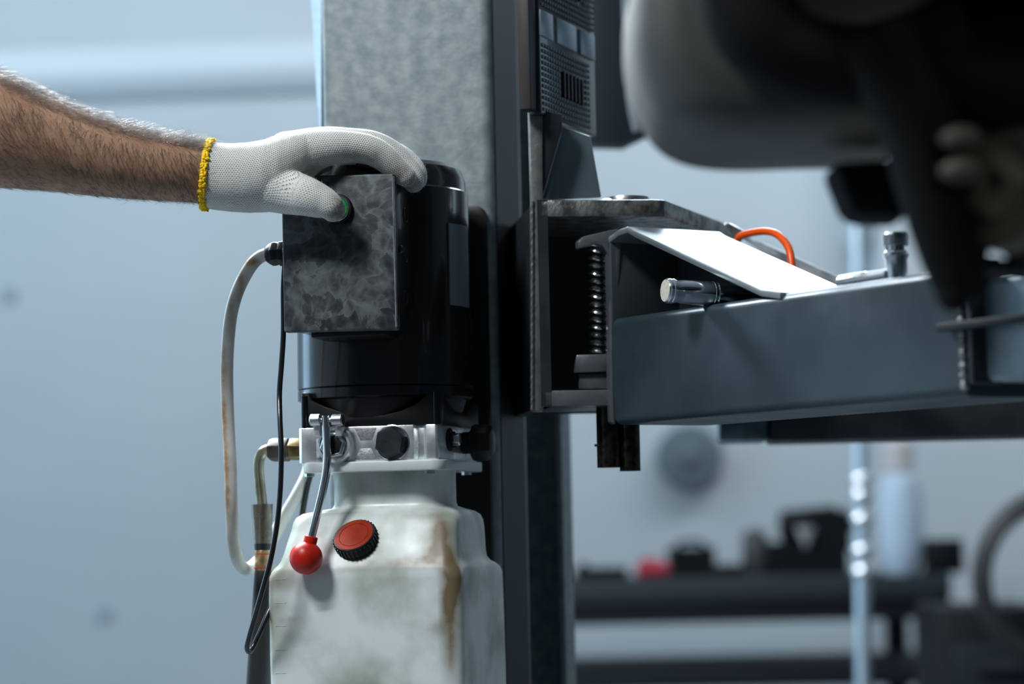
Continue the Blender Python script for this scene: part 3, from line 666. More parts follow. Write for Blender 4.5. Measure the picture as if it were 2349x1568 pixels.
# fork end: vertical curved side plate
out = [(1326, 552), (1340, 541), (1400, 527), (1418, 524), (1428, 534), (1426, 560), (1421, 640), (1418, 676), (1409, 708), (1413, 736), (1413, 974), (1402, 968), (1399, 900), (1398, 700), (1404, 660), (1402, 610), (1394, 578), (1382, 562), (1366, 560), (1328, 570)]
FK = Frame(W(1411, 974, 2.502), 12)
b = MB(); b.prism([FK.P(*FK.hy(a, c, 0)) for a, c in out], FK.y*.016); b.build('fork_plate', M_armx, arm, bevel=.0022, label='hooked end plate of the arm')
# spring, rod, gear block
SP = Frame((0, 2.545, 0), 0)
top = SP.hy(1371, 566, 0); bot = SP.hy(1376, 812, 0)
T = SP.P(*top); Bt = SP.P(*bot)
b = MB(); b.tube([T, Bt], .0072, 16); b.build('lock_rod', M_dark, arm)
b = MB(); turns = 14; n = turns*16; pts = []
for k in range(n+1):
    u = k/n; a = 2*math.pi*turns*u; c = T+(Bt-T)*u; pts.append(c+Vector((math.cos(a)*.0098, math.sin(a)*.0098, 0)))
b.tube(pts, .0017, 8); b.build('spring', pm('spring_steel', (.42, .44, .44), .2, 1), arm, label='coiled steel return spring')
b = MB(); b.prism([SP.P(*SP.hy(a, c, -.012)) for a, c in ((1322, 813), (1398, 811), (1398, 852), (1315, 855))], SP.y*.04)
b.prism([SP.P(*SP.hy(a, c, -.006)) for a, c in ((1328, 856), (1398, 854), (1398, 892), (1326, 892))], SP.y*.03)
b.build('gear_block', M_armx, arm, bevel=.0018)
# bolt-on tab behind the top plate
h0 = W(1662, 520, 2.66); b = MB()
b.prism([W(a, c, 2.64) for a, c in ((1660, 512), (1672, 510), (1706, 530), (1712, 548), (1700, 546), (1664, 528))], Vector((.01, .03, 0))); b.build('cable_tab', M_steel, arm, bevel=.001)

# air line loop in orange
b = MB(); b.tube([W(a, c, y) for a, c, y in ((1688, 556, 2.64), (1700, 541, 2.63), (1722, 534, 2.62), (1755, 530, 2.60), (1782, 537, 2.58), (1803, 558, 2.565), (1813, 582, 2.555), (1817, 612, 2.55))], .0041, 14, smooth=6)
tag(b.build('orange_cable', pm('orange_pvc', (1., .11, .006), .35)), 'orange cable arching over the sloping plate of the lift arm', 'cable')

# extension bar lying on the tube top
zE = AF.P(0, 0, za1).z
def onz(px, py, z):
    r = ray(px, py); return EYE+r*((z-EYE.z)/r.z)
eb = thing('extension_bar', 'chrome extension bar lying on the arm below the sloping plate', 'tool', onz(1540, 670, zE+.0118))
r1 = .0124
e0 = AF.P(AF.hy(1526, 666, -.012).x, -.012, AF.hy(1526, 666, -.012).z)
e0.z = zE+r1+.001
e0 = onz(1526, 666, e0.z) 
if (e0-AF.o).dot(AF.y) < -.06 or (e0-AF.o).dot(AF.y) > .03: e0 = AF.P(AF.hy(1526, 666, -.02).x, -.02, AF.hy(1526, 666, -.02).z)
yl_ = (e0-AF.o).dot(AF.y)
e1 = onz(1760, 682, zE+.008)
ed = (e1-e0).normalized()
b = MB(); b.lathe(e0, ed, [(.0112, 0), (.0118, .0006), (.0118, .0015), (.0124, .002), (.0124, .0035), (.0118, .004), (.0118, .0055), (.0124, .006), (.0124, .0075), (.0118, .008), (.0118, .0095), (.0110, .012), (.0117, .018), (.0121, .03), (.0124, .048), (.0118, .0485), (.0118, .0495), (.0124, .05), (.0118, .052), (.0118, .053), (.0124, .054), (.0105, .058), (.0098, .061), (.0095, .15), (.007, .152)], 36); b.build('shaft', M_chrome, eb, sharp=25)
b = MB(); b.lathe(e0, -ed, [(.0110, -.0005), (.0108, .0004), (.001, .0006)], 36); b.build('end_face', pm('worn_face', (.52, .50, .42), .5, .4, n=(160, (.28, .25, .18), .5, .75)), eb, label='worn cream coloured end face')

# socket standing and flat bit on the arm
sk = thing('socket', 'knurled chrome socket standing on top of the lift arm', 'tool', onz(2057, 628, zE))
so_ = AF.hy(2057, 628, .035); zE2 = AF.P(0, 0, za1).z
cs = AF.P(so_.x, .035, za1)
b = MB(); Rr = .0096
zz = [(.0085, 0), (.0095, .001), (.0095, .021), (.0112, .0235), (.0112, .027), (.0095, .029), (.0095, .033)]
sc = (AF.hy(2057, 533, .035).z-za1)/.046
b.lathe(cs, (0, 0, 1), [(r*1.02, h*sc) for r, h in zz], 32); b.build('socket_body', M_chrome, sk)
b = MB(); b.lathe(cs, (0, 0, 1), [(.0103, .033*sc), (.0108, .034*sc), (.0108, .044*sc), (.0103, .045*sc), (.0098, .046*sc), (.007, .046*sc), (.007, .040*sc)], 36)
for k in range(36):
    u = 2*math.pi*k/36; d = Vector((math.cos(u), math.sin(u), 0)); tg = Vector((-math.sin(u), math.cos(u), 0)); o2 = cs+d*.0106
    b.prism([o2+tg*-.0004+Vector((0, 0, .034*sc)), o2+tg*.0004+Vector((0, 0, .034*sc)), o2+tg*.0004+Vector((0, 0, .044*sc)), o2-tg*.0004+Vector((0, 0, .044*sc))], d*.0006)
b.build('knurled_ring', M_steel, sk)
h0 = AF.hy(1928, 637, .03); h1 = AF.hy(2036, 622, .03)
b = MB(); P0 = AF.P(h0.x, .03, za1+.0065); P1 = AF.P(h1.x, .03, za1+.0065); d = (P1-P0).normalized(); Ln = (P1-P0).length
b.lathe(P0, d, [(.0052, 0), (.0064, .001), (.0064, Ln*.55), (.0058, Ln*.57), (.0058, Ln-.002), (.005, Ln)], 24)
tag(b.build('small_extension', M_steel), 'short steel bar lying on the lift arm next to the knurled socket', 'tool')

# second arm further back
G = Frame(W(1650, 1013, 2.86), -3)
b2 = thing('swing_arm', 'dark rear swing arm seen below and behind the large grey arm', 'lift arm', G.o)
h1 = G.hy(1765, 1013, 0).x; hz = G.hy(1650, 945, 0).z
b = MB(); b.box(G, 0, h1, 0, .10, 0, hz); b.build('arm_end', pm('blue_steel', (.13, .20, .24), .35, .4, n=(25, (.05, .08, .1), .4, .65)), b2, bevel=.006, label='blue grey end section')  # end section is lighter and bluer than the tube
b = MB(); b.box(G, h1, .8, -.004, .11, -.002, .075); b.build('arm_tube', M_dark, b2, bevel=.006)
# dark rib running down behind the sloping plate
b = MB(); b.prism([W(1700, 545, 2.72), W(1745, 556, 2.72), W(1925, 636, 2.66), W(1930, 655, 2.66), W(1860, 655, 2.68)], Vector((.01, .02, 0)))
b.build('rear_cover_plate', M_dark, arm)

# ------------------------------------------------------------------ raised car (close, out of focus)
Yc = 1.66
M_under = pm('underbody', (.006, .007, .008), .7, spec=.12)
carr = thing('car', 'underside of a raised car in the upper right with muffler and suspension', 'car', W(1900, 300, Yc))
M_muf = pm('muffler_steel', (.06, .065, .065), .6, .2, n=(5, (.10, .105, .10), .35, .7))
def muf_hook(me, L):
    a = me.attributes.new('stain', 'FLOAT', 'POINT')
    a.data.foreach_set('value', [min(1, max(0, 1.0*math.exp(-((proj(v.co+L)[0]-2060)/130)**2-((proj(v.co+L)[1]-330)/90)**2))) for v in me.vertices])
attr_mix(M_muf, 'stain', (.13, .105, .06), 20, 1.)
b = MB(); rs = []
prof_l = [(1500, -160), (1456, -60), (1450, 60), (1458, 150), (1480, 230), (1520, 310), (1570, 358), (1640, 384), (1740, 392), (1860, 388), (1960, 385), (2050, 380), (2110, 350), (2145, 290), (2160, 200), (2165, 60), (2150, -60), (2100, -160)]
prof_l = [(a, c*.83 if c > 0 else c) for a, c in prof_l]
pr = crom([Vector((a, c, 0)) for a, c in prof_l]+[Vector((*prof_l[0], 0))], 4)[:-1]
cx_, cy_ = 1810, 110
for (dy_, sc_m) in ((-.035, .70), (-.03, .84), (-.018, .94), (0, 1.0), (.03, 1.0), (.08, 1.0), (.14, 1.0), (.165, .9)):
    rs.append([W(cx_+(q.x-cx_)*sc_m, cy_+(q.y-cy_)*sc_m, Yc)+Vector((0, dy_, 0)) for q in pr])
b.rings(rs); b.build('muffler', M_muf, carr, sharp=60, mesh_hook=muf_hook, label='rounded grey exhaust silencer with brown heat tint')
b = MB(); b.tube([W(a, c, 1.60) for a, c in ((1690, -60), (1740, 60), (1830, 130), (1980, 150), (2110, 120), (2200, 90))], [.03, .032, .03, .028, .03, .034], 20, smooth=5); b.build('exhaust_pipe', M_under, carr)
b = MB(); b.prism([W(a, c, 3.3) for a, c in ((1330, -80), (1500, -80), (1500, 300), (1430, 333), (1330, 330))], Vector((0, .05, 0))); b.build('bumper_corner', pm('bumper_plastic', (.03, .035, .045), .45), carr, bevel=.008)
b = MB(); b.tube([W(a, c, 1.86) for a, c in ((1436, -80), (1440, 100), (1446, 220), (1462, 300))], .0032, 10, smooth=4); b.build('bumper_edge', pm('bumper_edge', (.22, .26, .30), .3), carr, label='pale bumper edge')
b = MB(); b.prism([W(a, c, 1.66) for a, c in ((1905, 370), (2080, 360), (2090, 500), (1960, 496), (1945, 470))], Vector((0, .06, 0))); b.build('hanger_bracket', M_under, carr, bevel=.008)
M_arm2 = pm('control_arm_paint', (.005, .006, .006), .65, spec=.12)
b = MB(); b.tube([W(a, c, 1.58) for a, c in ((2010, 80), (2100, 260), (2130, 420), (2160, 560), (2190, 660))], [.03, .028, .022, .018, .014], 20, smooth=6); b.ball(W(2190, 672, 1.58), .0135); b.build('control_arm', M_arm2, carr)
b = MB(); b.tube([W(a, c, 1.60) for a, c in ((2060, 150), (2200, 190), (2349, 215), (2500, 230))], [.028, .034, .036, .036], 20, smooth=6); b.build('subframe', M_arm2, carr)
b = MB(); b.tube([W(a, c, 1.62) for a, c in ((2235, 560), (2260, 480), (2320, 530), (2400, 600))], [.012, .02, .016, .014], 16, smooth=5); b.tube([W(a, c, 1.6) for a, c in ((2225, 690), (2215, 560), (2200, 420))], [.010, .016, .024], 16, smooth=5); b.build('knuckle', M_arm2, carr)
b = MB(); b.prism([W(a, c, 1.6) for a, c in ((2140, 560), (2240, 540), (2235, 680), (2165, 690))], Vector((0, .03, 0))); b.build('drop_link', M_arm2, carr, bevel=.006)
M_rust = pm('rusty_disc', (.12, .10, .065), .6, .1, n=(14, (.03, .02, .015), .4, .65))
b = MB(); b.lathe(W(2295, 425, 1.585), (-.5, -.85, .1), [(.042, -.02), (.042, .0), (.038, .004), (.024, .005), (.022, .014), (.008, .015), (.007, .008)], 40); b.build('brake_hub', M_rust, carr, label='brown rusty brake hub')
for py in (318, 392):
    b = MB(); b.ball(W(2205, py, 1.55), .0105, 18, (1.4, 1, .8)); b.build('hub_bolt', pm('hub_bolt', (.055, .047, .034), .6), carr)
b = MB(); b.prism([W(a, c, 1.62) for a, c in ((2235, 592), (2349, 590), (2500, 600), (2500, 640), (2235, 612))], Vector((0, .05, 0))); b.build('jacking_rail', M_under, carr)
b = MB(); b.prism([W(a, c, 1.75) for a, c in ((2050, -120), (2110, 0), (2200, 90), (2349, 150), (2600, 170), (2600, -120))], Vector((0, .02, 0))); b.build('floor_panel', pm('grey_underseal', (.045, .043, .047), .7), carr, label='dark grey underbody panel')
zz0 = W(1900, -70, 1.7).z
b = MB(); b.box(WF, .13, 1.3, 1.5, 2.05, zz0, zz0+.25); b.build('underbody', M_under, carr, bevel=.02)
b = MB(); b.box(WF, .22, 1.2, 1.70, 1.95, zz0-.10, zz0+.03); b.build('cross_member', M_under, carr, bevel=.02)

# ------------------------------------------------------------------ background: bench, clutter, stand
YB = 6.0
M_bench = pm('bench_steel', (.026, .036, .043), .6, spec=.25)
M_bench2 = pm('bench_apron', (.009, .012, .018), .6, spec=.2)
zt0 = W(1500, 1330, YB).z
bench = thing('workbench', 'dark grey steel workbench with a lower shelf against the back wall', 'workbench', Vector((1.1, YB+.3, 0)))
xb0, xb1 = -.2, W(2185, 1400, YB).x
b = MB(); b.box(WF, xb0, xb1, YB, YB+.62, zt0-.055, zt0); b.build('bench_top', M_bench, bench, bevel=.004)
za = W(1500, 1432, YB).z
b = MB(); b.box(WF, xb0, xb1, YB+.02, YB+.05, za, zt0-.055); b.build('apron', M_bench2, bench, bevel=.003)
zs_ = W(1500, 1535, YB).z
b = MB(); b.box(WF, xb0, xb1, YB, YB+.6, zs_-.05, zs_); b.build('shelf', M_bench2, bench, bevel=.003)
for x in (xb0+.03, xb1-.05):
    for y in (YB+.005, YB+.56):
        b = MB(); b.box(WF, x-.028, x+.028, y, y+.05, 0, zt0-.05); b.build('leg', M_bench2, bench, bevel=.003)
def clutter(name, mat, label, cat, parts):
    b = MB()
    for kind, *a in parts:
        if kind == 'b': b.box(WF, *a)
        elif kind == 'l': b.lathe(*a)
        elif kind == 't': b.tube(*a)
        elif kind == 's': b.ball(*a)
    return tag(b.build(name, mat, bevel=.004 if all(q[0] == 'b' for q in parts) else 0), label, cat)
M_ck = pm('clutter_black', (.006, .007, .008), .6, spec=.15)
def bx(px): return W(px, 1300, YB+.2).x
Y2 = YB+.18
clutter('tool_tray', M_ck, 'low black tray at the left end of the workbench', 'tray', [('b', bx(1322), bx(1440), Y2, Y2+.2, zt0, zt0+.028), ('b', bx(1330), bx(1350), Y2+.05, Y2+.15, zt0+.02, zt0+.04)])
b = MB(); b.lathe(Vector((bx(1458), Y2, zt0+.022)), (1, 0, 0), [(.01, 0), (.021, .008), (.021, .07), (.012, .085)], 20); b.box(WF, bx(1470), bx(1510), Y2-.008, Y2+.008, zt0+.02, zt0+.05); tag(b.build('red_tool', pm('red_plastic', (.45, .02, .05), .4)), 'small red power tool lying on the bench beside the black tray', 'tool')
b = MB(); b.box(WF, bx(1538), bx(1640), Y2, Y2+.16, zt0, zt0+.075); b.tube([Vector((bx(1550), Y2+.08, zt0+.07)), Vector((bx(1570), Y2+.08, zt0+.088)), Vector((bx(1610), Y2+.08, zt0+.088)), Vector((bx(1630), Y2+.08, zt0+.07))], .006, 8, smooth=4)
tag(b.build('toolbox', M_ck), 'small black toolbox with a bow handle on the workbench', 'toolbox')
b = MB(); b.box(WF, bx(1652), bx(1705), Y2+.03, Y2+.17, zt0, zt0+.03); tag(b.build('socket_case', M_ck, bevel=.004), 'flat black case lying between toolbox and dark heap on the bench', 'case')
b = MB(); b.lathe(Vector((bx(1742), Y2+.12, zt0)), (0, 0, 1), [(.03, 0), (.036, .02), (.034, .10), (.02, .12), (.012, .12)], 24); tag(b.build('oil_can', pm('clutter_grey', (.05, .055, .06), .5)), 'dark round can on the workbench beside the machine', 'can')
b = MB(); b.box(WF, bx(1776), bx(1945), Y2+.0, Y2+.2, zt0, zt0+.085); b.lathe(Vector((bx(1797), Y2+.1, zt0+.115)), (1, .0, .08), [(.02, 0), (.05, .01), (.05, .15), (.03, .17), (.02, .2)], 20)
b.box(WF, bx(1868), bx(1955), Y2+.02, Y2+.18, zt0+.06, zt0+.165)
tag(b.build('bench_machine', M_ck), 'bulky black machine at the right end of the bench behind the pole', 'machine')
b = MB(); b.lathe(Vector((bx(1845), Y2-.03, zt0+.10)), (0, 0, 1), [(.002, -.03), (.022, .015), (.022, .022), (.001, .022)], 16); tag(b.build('funnel', pm('funnel_grey', (.4, .42, .43), .5)), 'small pale funnel in front of the black machine', 'funnel')

# chromed stand pole
YP = 5.3
st = thing('stand_pole', 'tall chromed pole standing on the floor in front of the bench', 'pole', Vector((W(1978, 1300, YP).x, YP, 0)))
p_t = W(1966, 300, YP); p_b = W(1981, 1568, YP)
d = (p_b-p_t); p_f = p_t+d*((0-p_t.z)/d.z)
M_pole = pm('pole_chrome', (.55, .66, .74), .3, .85)
b = MB(); b.tube([p_t, p_f], .017, 20); b.build('pole', M_pole, st)
M_gl = pm('highlight_chrome', (.9, .93, .95), .12, 1)
for py in (1100, 1135, 1190, 1262, 1310):
    u = (py-300)/(1568-300); P_ = W(1966+15*u, py, YP); b = MB(); b.lathe(P_-Vector((0, 0, .014)), (0, 0, 1), [(.017, 0), (.024, .006), (.025, .014), (.024, .022), (.017, .028)], 24); b.build('ring', M_gl, st, sharp=60)  # bright collars added for the round highlights on the pole
b = MB()
for k in range(3):
    a = 2*math.pi*k/3+.4; b.tube([Vector((p_f.x, p_f.y, .14)), Vector((p_f.x+.24*math.cos(a), p_f.y+.24*math.sin(a), .012))], .011, 10)
b.build('tripod_feet', M_dark, st)
# pale bottle
bt = thing('spray_bottle', 'pale blue white bottle standing on the bench right of the chromed pole', 'bottle', Vector((W(2068, 1300, YB+.1).x, YB+.1, zt0)))
k_ = (YB+.1)/FPX
zb1 = W(2068, 1085, YB+.1).z-zt0
b = MB(); b.lathe(bt.location, (0, 0, 1), [(35*k_, 0), (44*k_, .02), (50*k_, zb1*.3), (52*k_, zb1*.75), (44*k_, zb1*.95), (30*k_, zb1)], 28); b.build('body', pm('bottle_white', (.48, .60, .72), .35, sss=.1), bt)
b = MB(); b.lathe(bt.location, (0, 0, 1), [(26*k_, zb1), (34*k_, zb1+.005), (34*k_, zb1+.075), (24*k_, zb1+.085)], 28); b.build('cap', pm('bottle_cap', (.55, .52, .52), .5), bt)
# white pipe on the wall right
b = MB(); b.box(WF, W(2012, 500, 7.1).x, W(2052, 500, 7.1).x, 7.1, 7.2, 1.5, 3.6); struct(b.build('trim_2', M_trim, bevel=.01))
b = MB(); b.box(WF, W(1948, 500, 7.1).x, W(1988, 500, 7.1).x, 7.08, 7.2, 1.9, 3.6); struct(b.build('trim_3', pm('white_trim', (.8, .84, .86), .5), bevel=.01))
# round wall cover
b = MB(); c = W(1585, 1045, 7.1); rr_ = 76*7.1/FPX
b.lathe(Vector((c.x, 7.2, c.z)), (0, -1, 0), [(rr_, 0), (rr_, .05), (rr_*.9, .075), (rr_*.35, .08), (rr_*.3, .095), (.001, .1)], 40); tag(b.build('wall_fan_cover', pm('fan_grey', (.11, .15, .18), .5)), 'round grey cover on the back wall below the lift arm', 'wall cover')
# dirty marks on the wall = small grey wall plugs
for px, py, rad, lab in ((18, 674, 15, 'small round grey socket on the wall below the forearm'), (238, 1408, 13, 'small round grey socket low on the wall at lower left')):
    c = W(px, py, 7.18); b = MB(); b.lathe(Vector((c.x, 7.2, c.z)), (0, -1, 0), [(rad*.0013, 0), (rad*.0013, .012), (rad*.0011, .015), (.001, .015)], 20); tag(b.build('wall_socket', pm('socket_grey', (.30, .38, .44), .6)), lab, 'socket')
# tool cart and coiled hose at the lower right
ct = thing('tool_cart', 'black tool cart standing right of the workbench', 'cart', Vector((W(2300, 1500, 5.2).x, 5.4, 0)))
cx0, cx1 = W(2165, 1400, 5.2).x, W(2420, 1400, 5.2).x; ctz = W(2200, 1395, 5.2).z
b = MB(); b.box(WF, cx0, cx1, 5.2, 5.6, .12, ctz); b.build('cabinet', M_ck, ct, bevel=.01)
for k in range(4):
    z0_ = .16+k*(ctz-.22)/4; b = MB(); b.box(WF, cx0+.015, cx1-.015, 5.185, 5.2, z0_, z0_+(ctz-.22)/4-.015); dr = b.build('drawer', M_bench2, ct, bevel=.003)
    b = MB(); b.box(WF, cx0+.06, cx1-.06, 5.17, 5.185, z0_+.10, z0_+.12); b.build('handle', M_dark, dr)
for x in (cx0+.03, cx1-.03):
    for y in (5.23, 5.57):
        b = MB(); b.lathe(Vector((x-.012, y, .055)), (1, 0, 0), [(.04, 0), (.055, .004), (.055, .02), (.04, .024)], 20); b.box(WF, x-.02, x+.02, y-.02, y+.02, .09, .125); b.build('castor', M_blackr, ct)
b = MB(); b.box(WF, W(2130, 1300, YB+.1).x, W(2205, 1300, YB+.1).x, YB+.05, YB+.2, zt0, zt0+.085); tag(b.build('black_case', M_ck, bevel=.006), 'black case on the bench right of the pale bottle', 'case')
b = MB(); cc = W(2440, 1330, 5.0); R1 = 178*5.0/FPX; 
for dyy, dr_ in ((0, 0), (.025, .012), (.05, -.01)):
    b.tube([cc+Vector(((R1+dr_)*math.cos(u), dyy, (R1+dr_)*1.05*math.sin(u))) for u in [2*math.pi*k/64 for k in range(64)]], .0125, 12, closed=True)
hz_ = b.build('coiled_hose', pm('hose_black2', (.006, .007, .008), .5)); tag(hz_, 'thick black coiled hose hanging at the right edge', 'hose')
b = MB(); top_ = cc+Vector((0, 0, R1)); b.tube([top_+Vector((0, -.03, -.02)), top_+Vector((0, .08, -.025)), top_+Vector((0, .08, .1)), Vector((top_.x, 5.08, 3.6))], .008, 10)
tag(b.build('hose_hook', M_dark), 'long dark hook holding the coiled hose', 'hook')

# ------------------------------------------------------------------ person: forearm, hair, glove
per = thing('person', 'bare hairy forearm with a white knitted glove pressing the button', 'person', W(470, 400, 2.38))
Lp = Vector(per.location)
fa = [  # x, top, bottom, Y centre, depth half
    (-420, 60, 440, 2.30, .054), (-330, 60, 432, 2.31, .052), (-240, 78, 428, 2.32, .050), (-120, 118, 428, 2.335, .048), (0, 168, 430, 2.345, .046), (60, 198, 433, 2.35, .044), (120, 226, 438, 2.355, .042), (200, 259, 447, 2.362, .0385), (280, 287, 454, 2.368, .035), (350, 306, 459, 2.373, .032), (420, 320, 463, 2.377, .0295), (470, 329, 466, 2.38, .028), (530, 336, 470, 2.383, .027), (570, 350, 460, 2.385, .022)]
NS = 56
def arm_ring(x, tp_, bt_, Y, hd, scale=1.):
    Pt, Pb_ = W(x, tp_, Y), W(x, bt_, Y); c = (Pt+Pb_)/2; h = (Pt-Pb_)/2*scale
    o = []
    for k in range(NS):
        u = 2*math.pi*k/NS; cu, su = math.cos(u), math.sin(u)
        e_ = .92
        o.append(c+h*math.copysign(abs(cu)**e_, cu)+Vector((0, 1, 0))*hd*scale*math.copysign(abs(su)**e_, su))
    return o
far = []
for i in range(len(fa)-1):
    p0, p1, p2, p3 = [np.array(fa[j]) for j in (max(i-1, 0), i, i+1, min(i+2, len(fa)-1))]
    for k in range(6):
        t = k/6; far.append(.5*((2*p1)+(p2-p0)*t+(2*p0-5*p1+4*p2-p3)*t*t+(3*p1-p0-3*p2+p3)*t**3))
far.append(np.array(fa[-1]))
rs = [arm_ring(*q) for q in far]
# elbow and upper arm, out of the frame to the left: continue the same surface upward
last = rs[0]; c0 = sum(last, Vector())/NS
extra = []
for k, (dx, dz, tilt, s) in enumerate(((-.035, .004, 12, 1.0), (-.065, .015, 32, .99), (-.085, .04, 58, .97), (-.09, .075, 78, .98), (-.088, .13, 86, 1.02), (-.085, .20, 88, 1.06), (-.085, .23, 88, .9), (-.085, .24, 88, .4))):
    cc_ = c0+Vector((dx, 0, dz)); rot = Matrix.Rotation(R_(tilt), 3, 'Y'); extra.append([cc_+rot @ ((q-c0)*s) for q in last])
rs = extra[::-1]+rs
M_skin = pm('skin', (.40, .235, .15), .5, n=(28, (.30, .16, .10), .35, .7), sss=.12, b=(260, .25), spec=.4)
b = MB(); b.rings(rs); b.build('body', M_skin, per, sharp=180, label='bare forearm')
# sleeve on the upper arm (outside the frame)
b = MB(); sl = [[(q-(sum(r_2, Vector())/NS))*1.09+sum(r_2, Vector())/NS for q in r_2] for r_2 in rs[0:4]]
b.rings(sl); b.build('sleeve', pm('navy_cloth', (.02, .03, .06), .9), per, sharp=180)
# hair strands
rr3 = [np.array([[q.x, q.y, q.z] for q in arm_ring(*f)]) for f in far if f[0] > -260 and f[0] < 482]
ring_np = np.stack(rr3); nR = ring_np.shape[0]
def hairs(n, vis):
    V = []; Fc = []
    rad0 = .00012
    for _ in range(n):
        i = rng.random()*(nR-1.001); j = rng.random()*NS
        i0 = int(i); j0 = int(j); fi, fj = i-i0, j-j0
        j1 = (j0+1) % NS
        P = (ring_np[i0, j0]*(1-fj)+ring_np[i0, j1]*fj)*(1-fi)+(ring_np[i0+1, j0]*(1-fj)+ring_np[i0+1, j1]*fj)*fi
        tu = ring_np[i0+1, j0]-ring_np[i0, j0]; tu /= np.linalg.norm(tu)+1e-9
        tv = ring_np[i0, j1]-ring_np[i0, j0]; tv /= np.linalg.norm(tv)+1e-9
        nn = np.cross(tu, tv); nn /= np.linalg.norm(nn)+1e-9
        cen = ring_np[i0].mean(0)
        if np.dot(nn, P-cen) < 0: nn = -nn
        if nn[1] > .55 and rng.random() < .8: continue
        if nn[2] < .55 and rng.random() < (.70 if nn[2] > -.5 else .82): continue
        topness = max(0, nn[2])
        # flow: towards the wrist, swirling by a smooth field
        sw = 1.1*math.sin(P[0]*21+P[2]*13)+.8*math.sin(P[2]*38+P[0]*9+1.3)+rng.normal()*.35
        a = -.9+.55*sw
        if topness > .5: a = rng.normal()*.5
        # down direction on the surface
        dn_ = np.array([0, 0, -1.])-nn*(-nn[2]); l = np.linalg.norm(dn_); dn_ = dn_/l if l > .2 else tv
        d = tu*math.cos(a)+dn_*(-math.sin(a)); d /= np.linalg.norm(d)
        Ln = rng.uniform(.012, .027)*(.5 if nn[2] < -.5 else 1) if topness < .5 else rng.uniform(.007, .017)
        lift_ = rng.uniform(.12, .4) if topness < .5 else rng.uniform(.5, 1.25)
        curl = rng.normal()*.7
        side = np.cross(nn, d)
        pts_ = []
        for k in range(5):
            t = k/4; pts_.append(P+d*Ln*t*(1-.12*t)+side*curl*Ln*t*t+nn*(Ln*lift_*t*(1-.45*t)+.0001))
        base = len(V)
        for k in range(5):
            r = rad0*(1-.75*k/4)*(.8+.4*((base // 15) % 7)/6)
            for a3 in (0, 2.094, 4.189): V.append(pts_[k]+(nn*math.cos(a3)+side*math.sin(a3))*r)
        for k in range(4):
            for c_ in range(3):
                c1 = (c_+1) % 3; Fc.append((base+k*3+c_, base+k*3+c1, base+(k+1)*3+c1, base+(k+1)*3+c_))
    return V, Fc
V, Fc = hairs(26000, True)
me = bpy.data.meshes.new('arm_hair'); me.from_pydata([Vector(v)-Lp for v in V], [], Fc)
me.polygons.foreach_set('use_smooth', [True]*len(me.polygons))
mh = pm('hair', (.022, .013, .009), .28, spec=1.)
_n = mh.node_tree.nodes; _l = mh.node_tree.links; _t = _n.new('ShaderNodeBsdfTranslucent'); _t.inputs[0].default_value = (.8, .76, .72, 1)
_m = _n.new('ShaderNodeMixShader'); _m.inputs[0].default_value = .4; _l.new(_n['Principled BSDF'].outputs[0], _m.inputs[1]); _l.new(_t.outputs[0], _m.inputs[2]); _l.new(_m.outputs[0], _n['Material Output'].inputs[0]); me.materials.append(mh)
ho = bpy.data.objects.new('arm_hair', me); COL.objects.link(ho); ho.parent = per; ho['kind'] = 'stuff'; ho['label'] = 'dark hair covering the forearm'

# glove
b = MB()
gl_r = [(470, 325, 477, 2.382, .0315), (495, 328, 481, 2.383, .032), (530, 330, 485, 2.385, .033), (570, 328, 487, 2.388, .0345), (610, 321, 486, 2.392, .037), (645, 311, 476, 2.398, .039), (675, 303, 452, 2.406, .040), (705, 298, 425, 2.414, .040), (735, 297, 398, 2.422, .0385), (760, 304, 388, 2.428, .035)]
b.rings([arm_ring(*q) for q in gl_r])
chains = {
 'thumb': [(545, 408, 2.398, .022), (610, 424, 2.386, .0265), (660, 439, 2.380, .0230), (705, 451, 2.372, .0195), (740, 464, 2.3695, .0165), (756, 473, 2.368, .0142), (764, 481, 2.3695, .0124)],
 'index': [(640, 365, 2.398, .024), (700, 348, 2.398, .0215), (750, 339, 2.399, .0188), (800, 337, 2.402, .0164), (845, 343, 2.405, .0152), (880, 361, 2.408, .0142), (905, 383, 2.411, .0128), (923, 398, 2.413, .0117), (931, 405, 2.413, .0108)],
 'middle': [(660, 350, 2.42, .022), (740, 332, 2.422, .0185), (800, 330, 2.427, .0165), (855, 334, 2.430, .0152), (900, 354, 2.434, .0138), (930, 382, 2.435, .0124), (944, 404, 2.433, .0118), (949, 418, 2.431, .0108)],
 'ring': [(660, 352, 2.435, .021), (740, 334, 2.445, .0175), (800, 334, 2.450, .0155), (860, 340, 2.454, .0142), (912, 358, 2.457, .0130), (942, 380, 2.457, .0122), (955, 398, 2.455, .0112), (958, 412, 2.453, .010)],
 'little': [(670, 362, 2.448, .018), (735, 346, 2.464, .0155), (790, 348, 2.470, .0135), (845, 352, 2.474, .0125), (890, 366, 2.477, .0115), (925, 388, 2.478, .0105), (935, 404, 2.476, .0095)]}
for k, ch in chains.items():
    b.tube([W(x, y, Y) for x, y, Y, r in ch], [r for *_, r in ch], 20, smooth=5)
    b.ball(W(*ch[-1][:3]), ch[-1][3], 20); b.ball(W(*ch[0][:3]), ch[0][3], 20)
gtmp = b.build('glove_tmp', M_skin, sharp=180, origin=Lp)
md = gtmp.modifiers.new('r', 'REMESH'); md.mode = 'VOXEL'; md.voxel_size = .00125
md = gtmp.modifiers.new('s', 'SMOOTH'); md.factor = .6; md.iterations = 10
dg = bpy.context.evaluated_depsgraph_get(); dg.update()
gm = bpy.data.meshes.new_from_object(gtmp.evaluated_get(dg)); bpy.data.objects.remove(gtmp)
gm.name = 'glove'
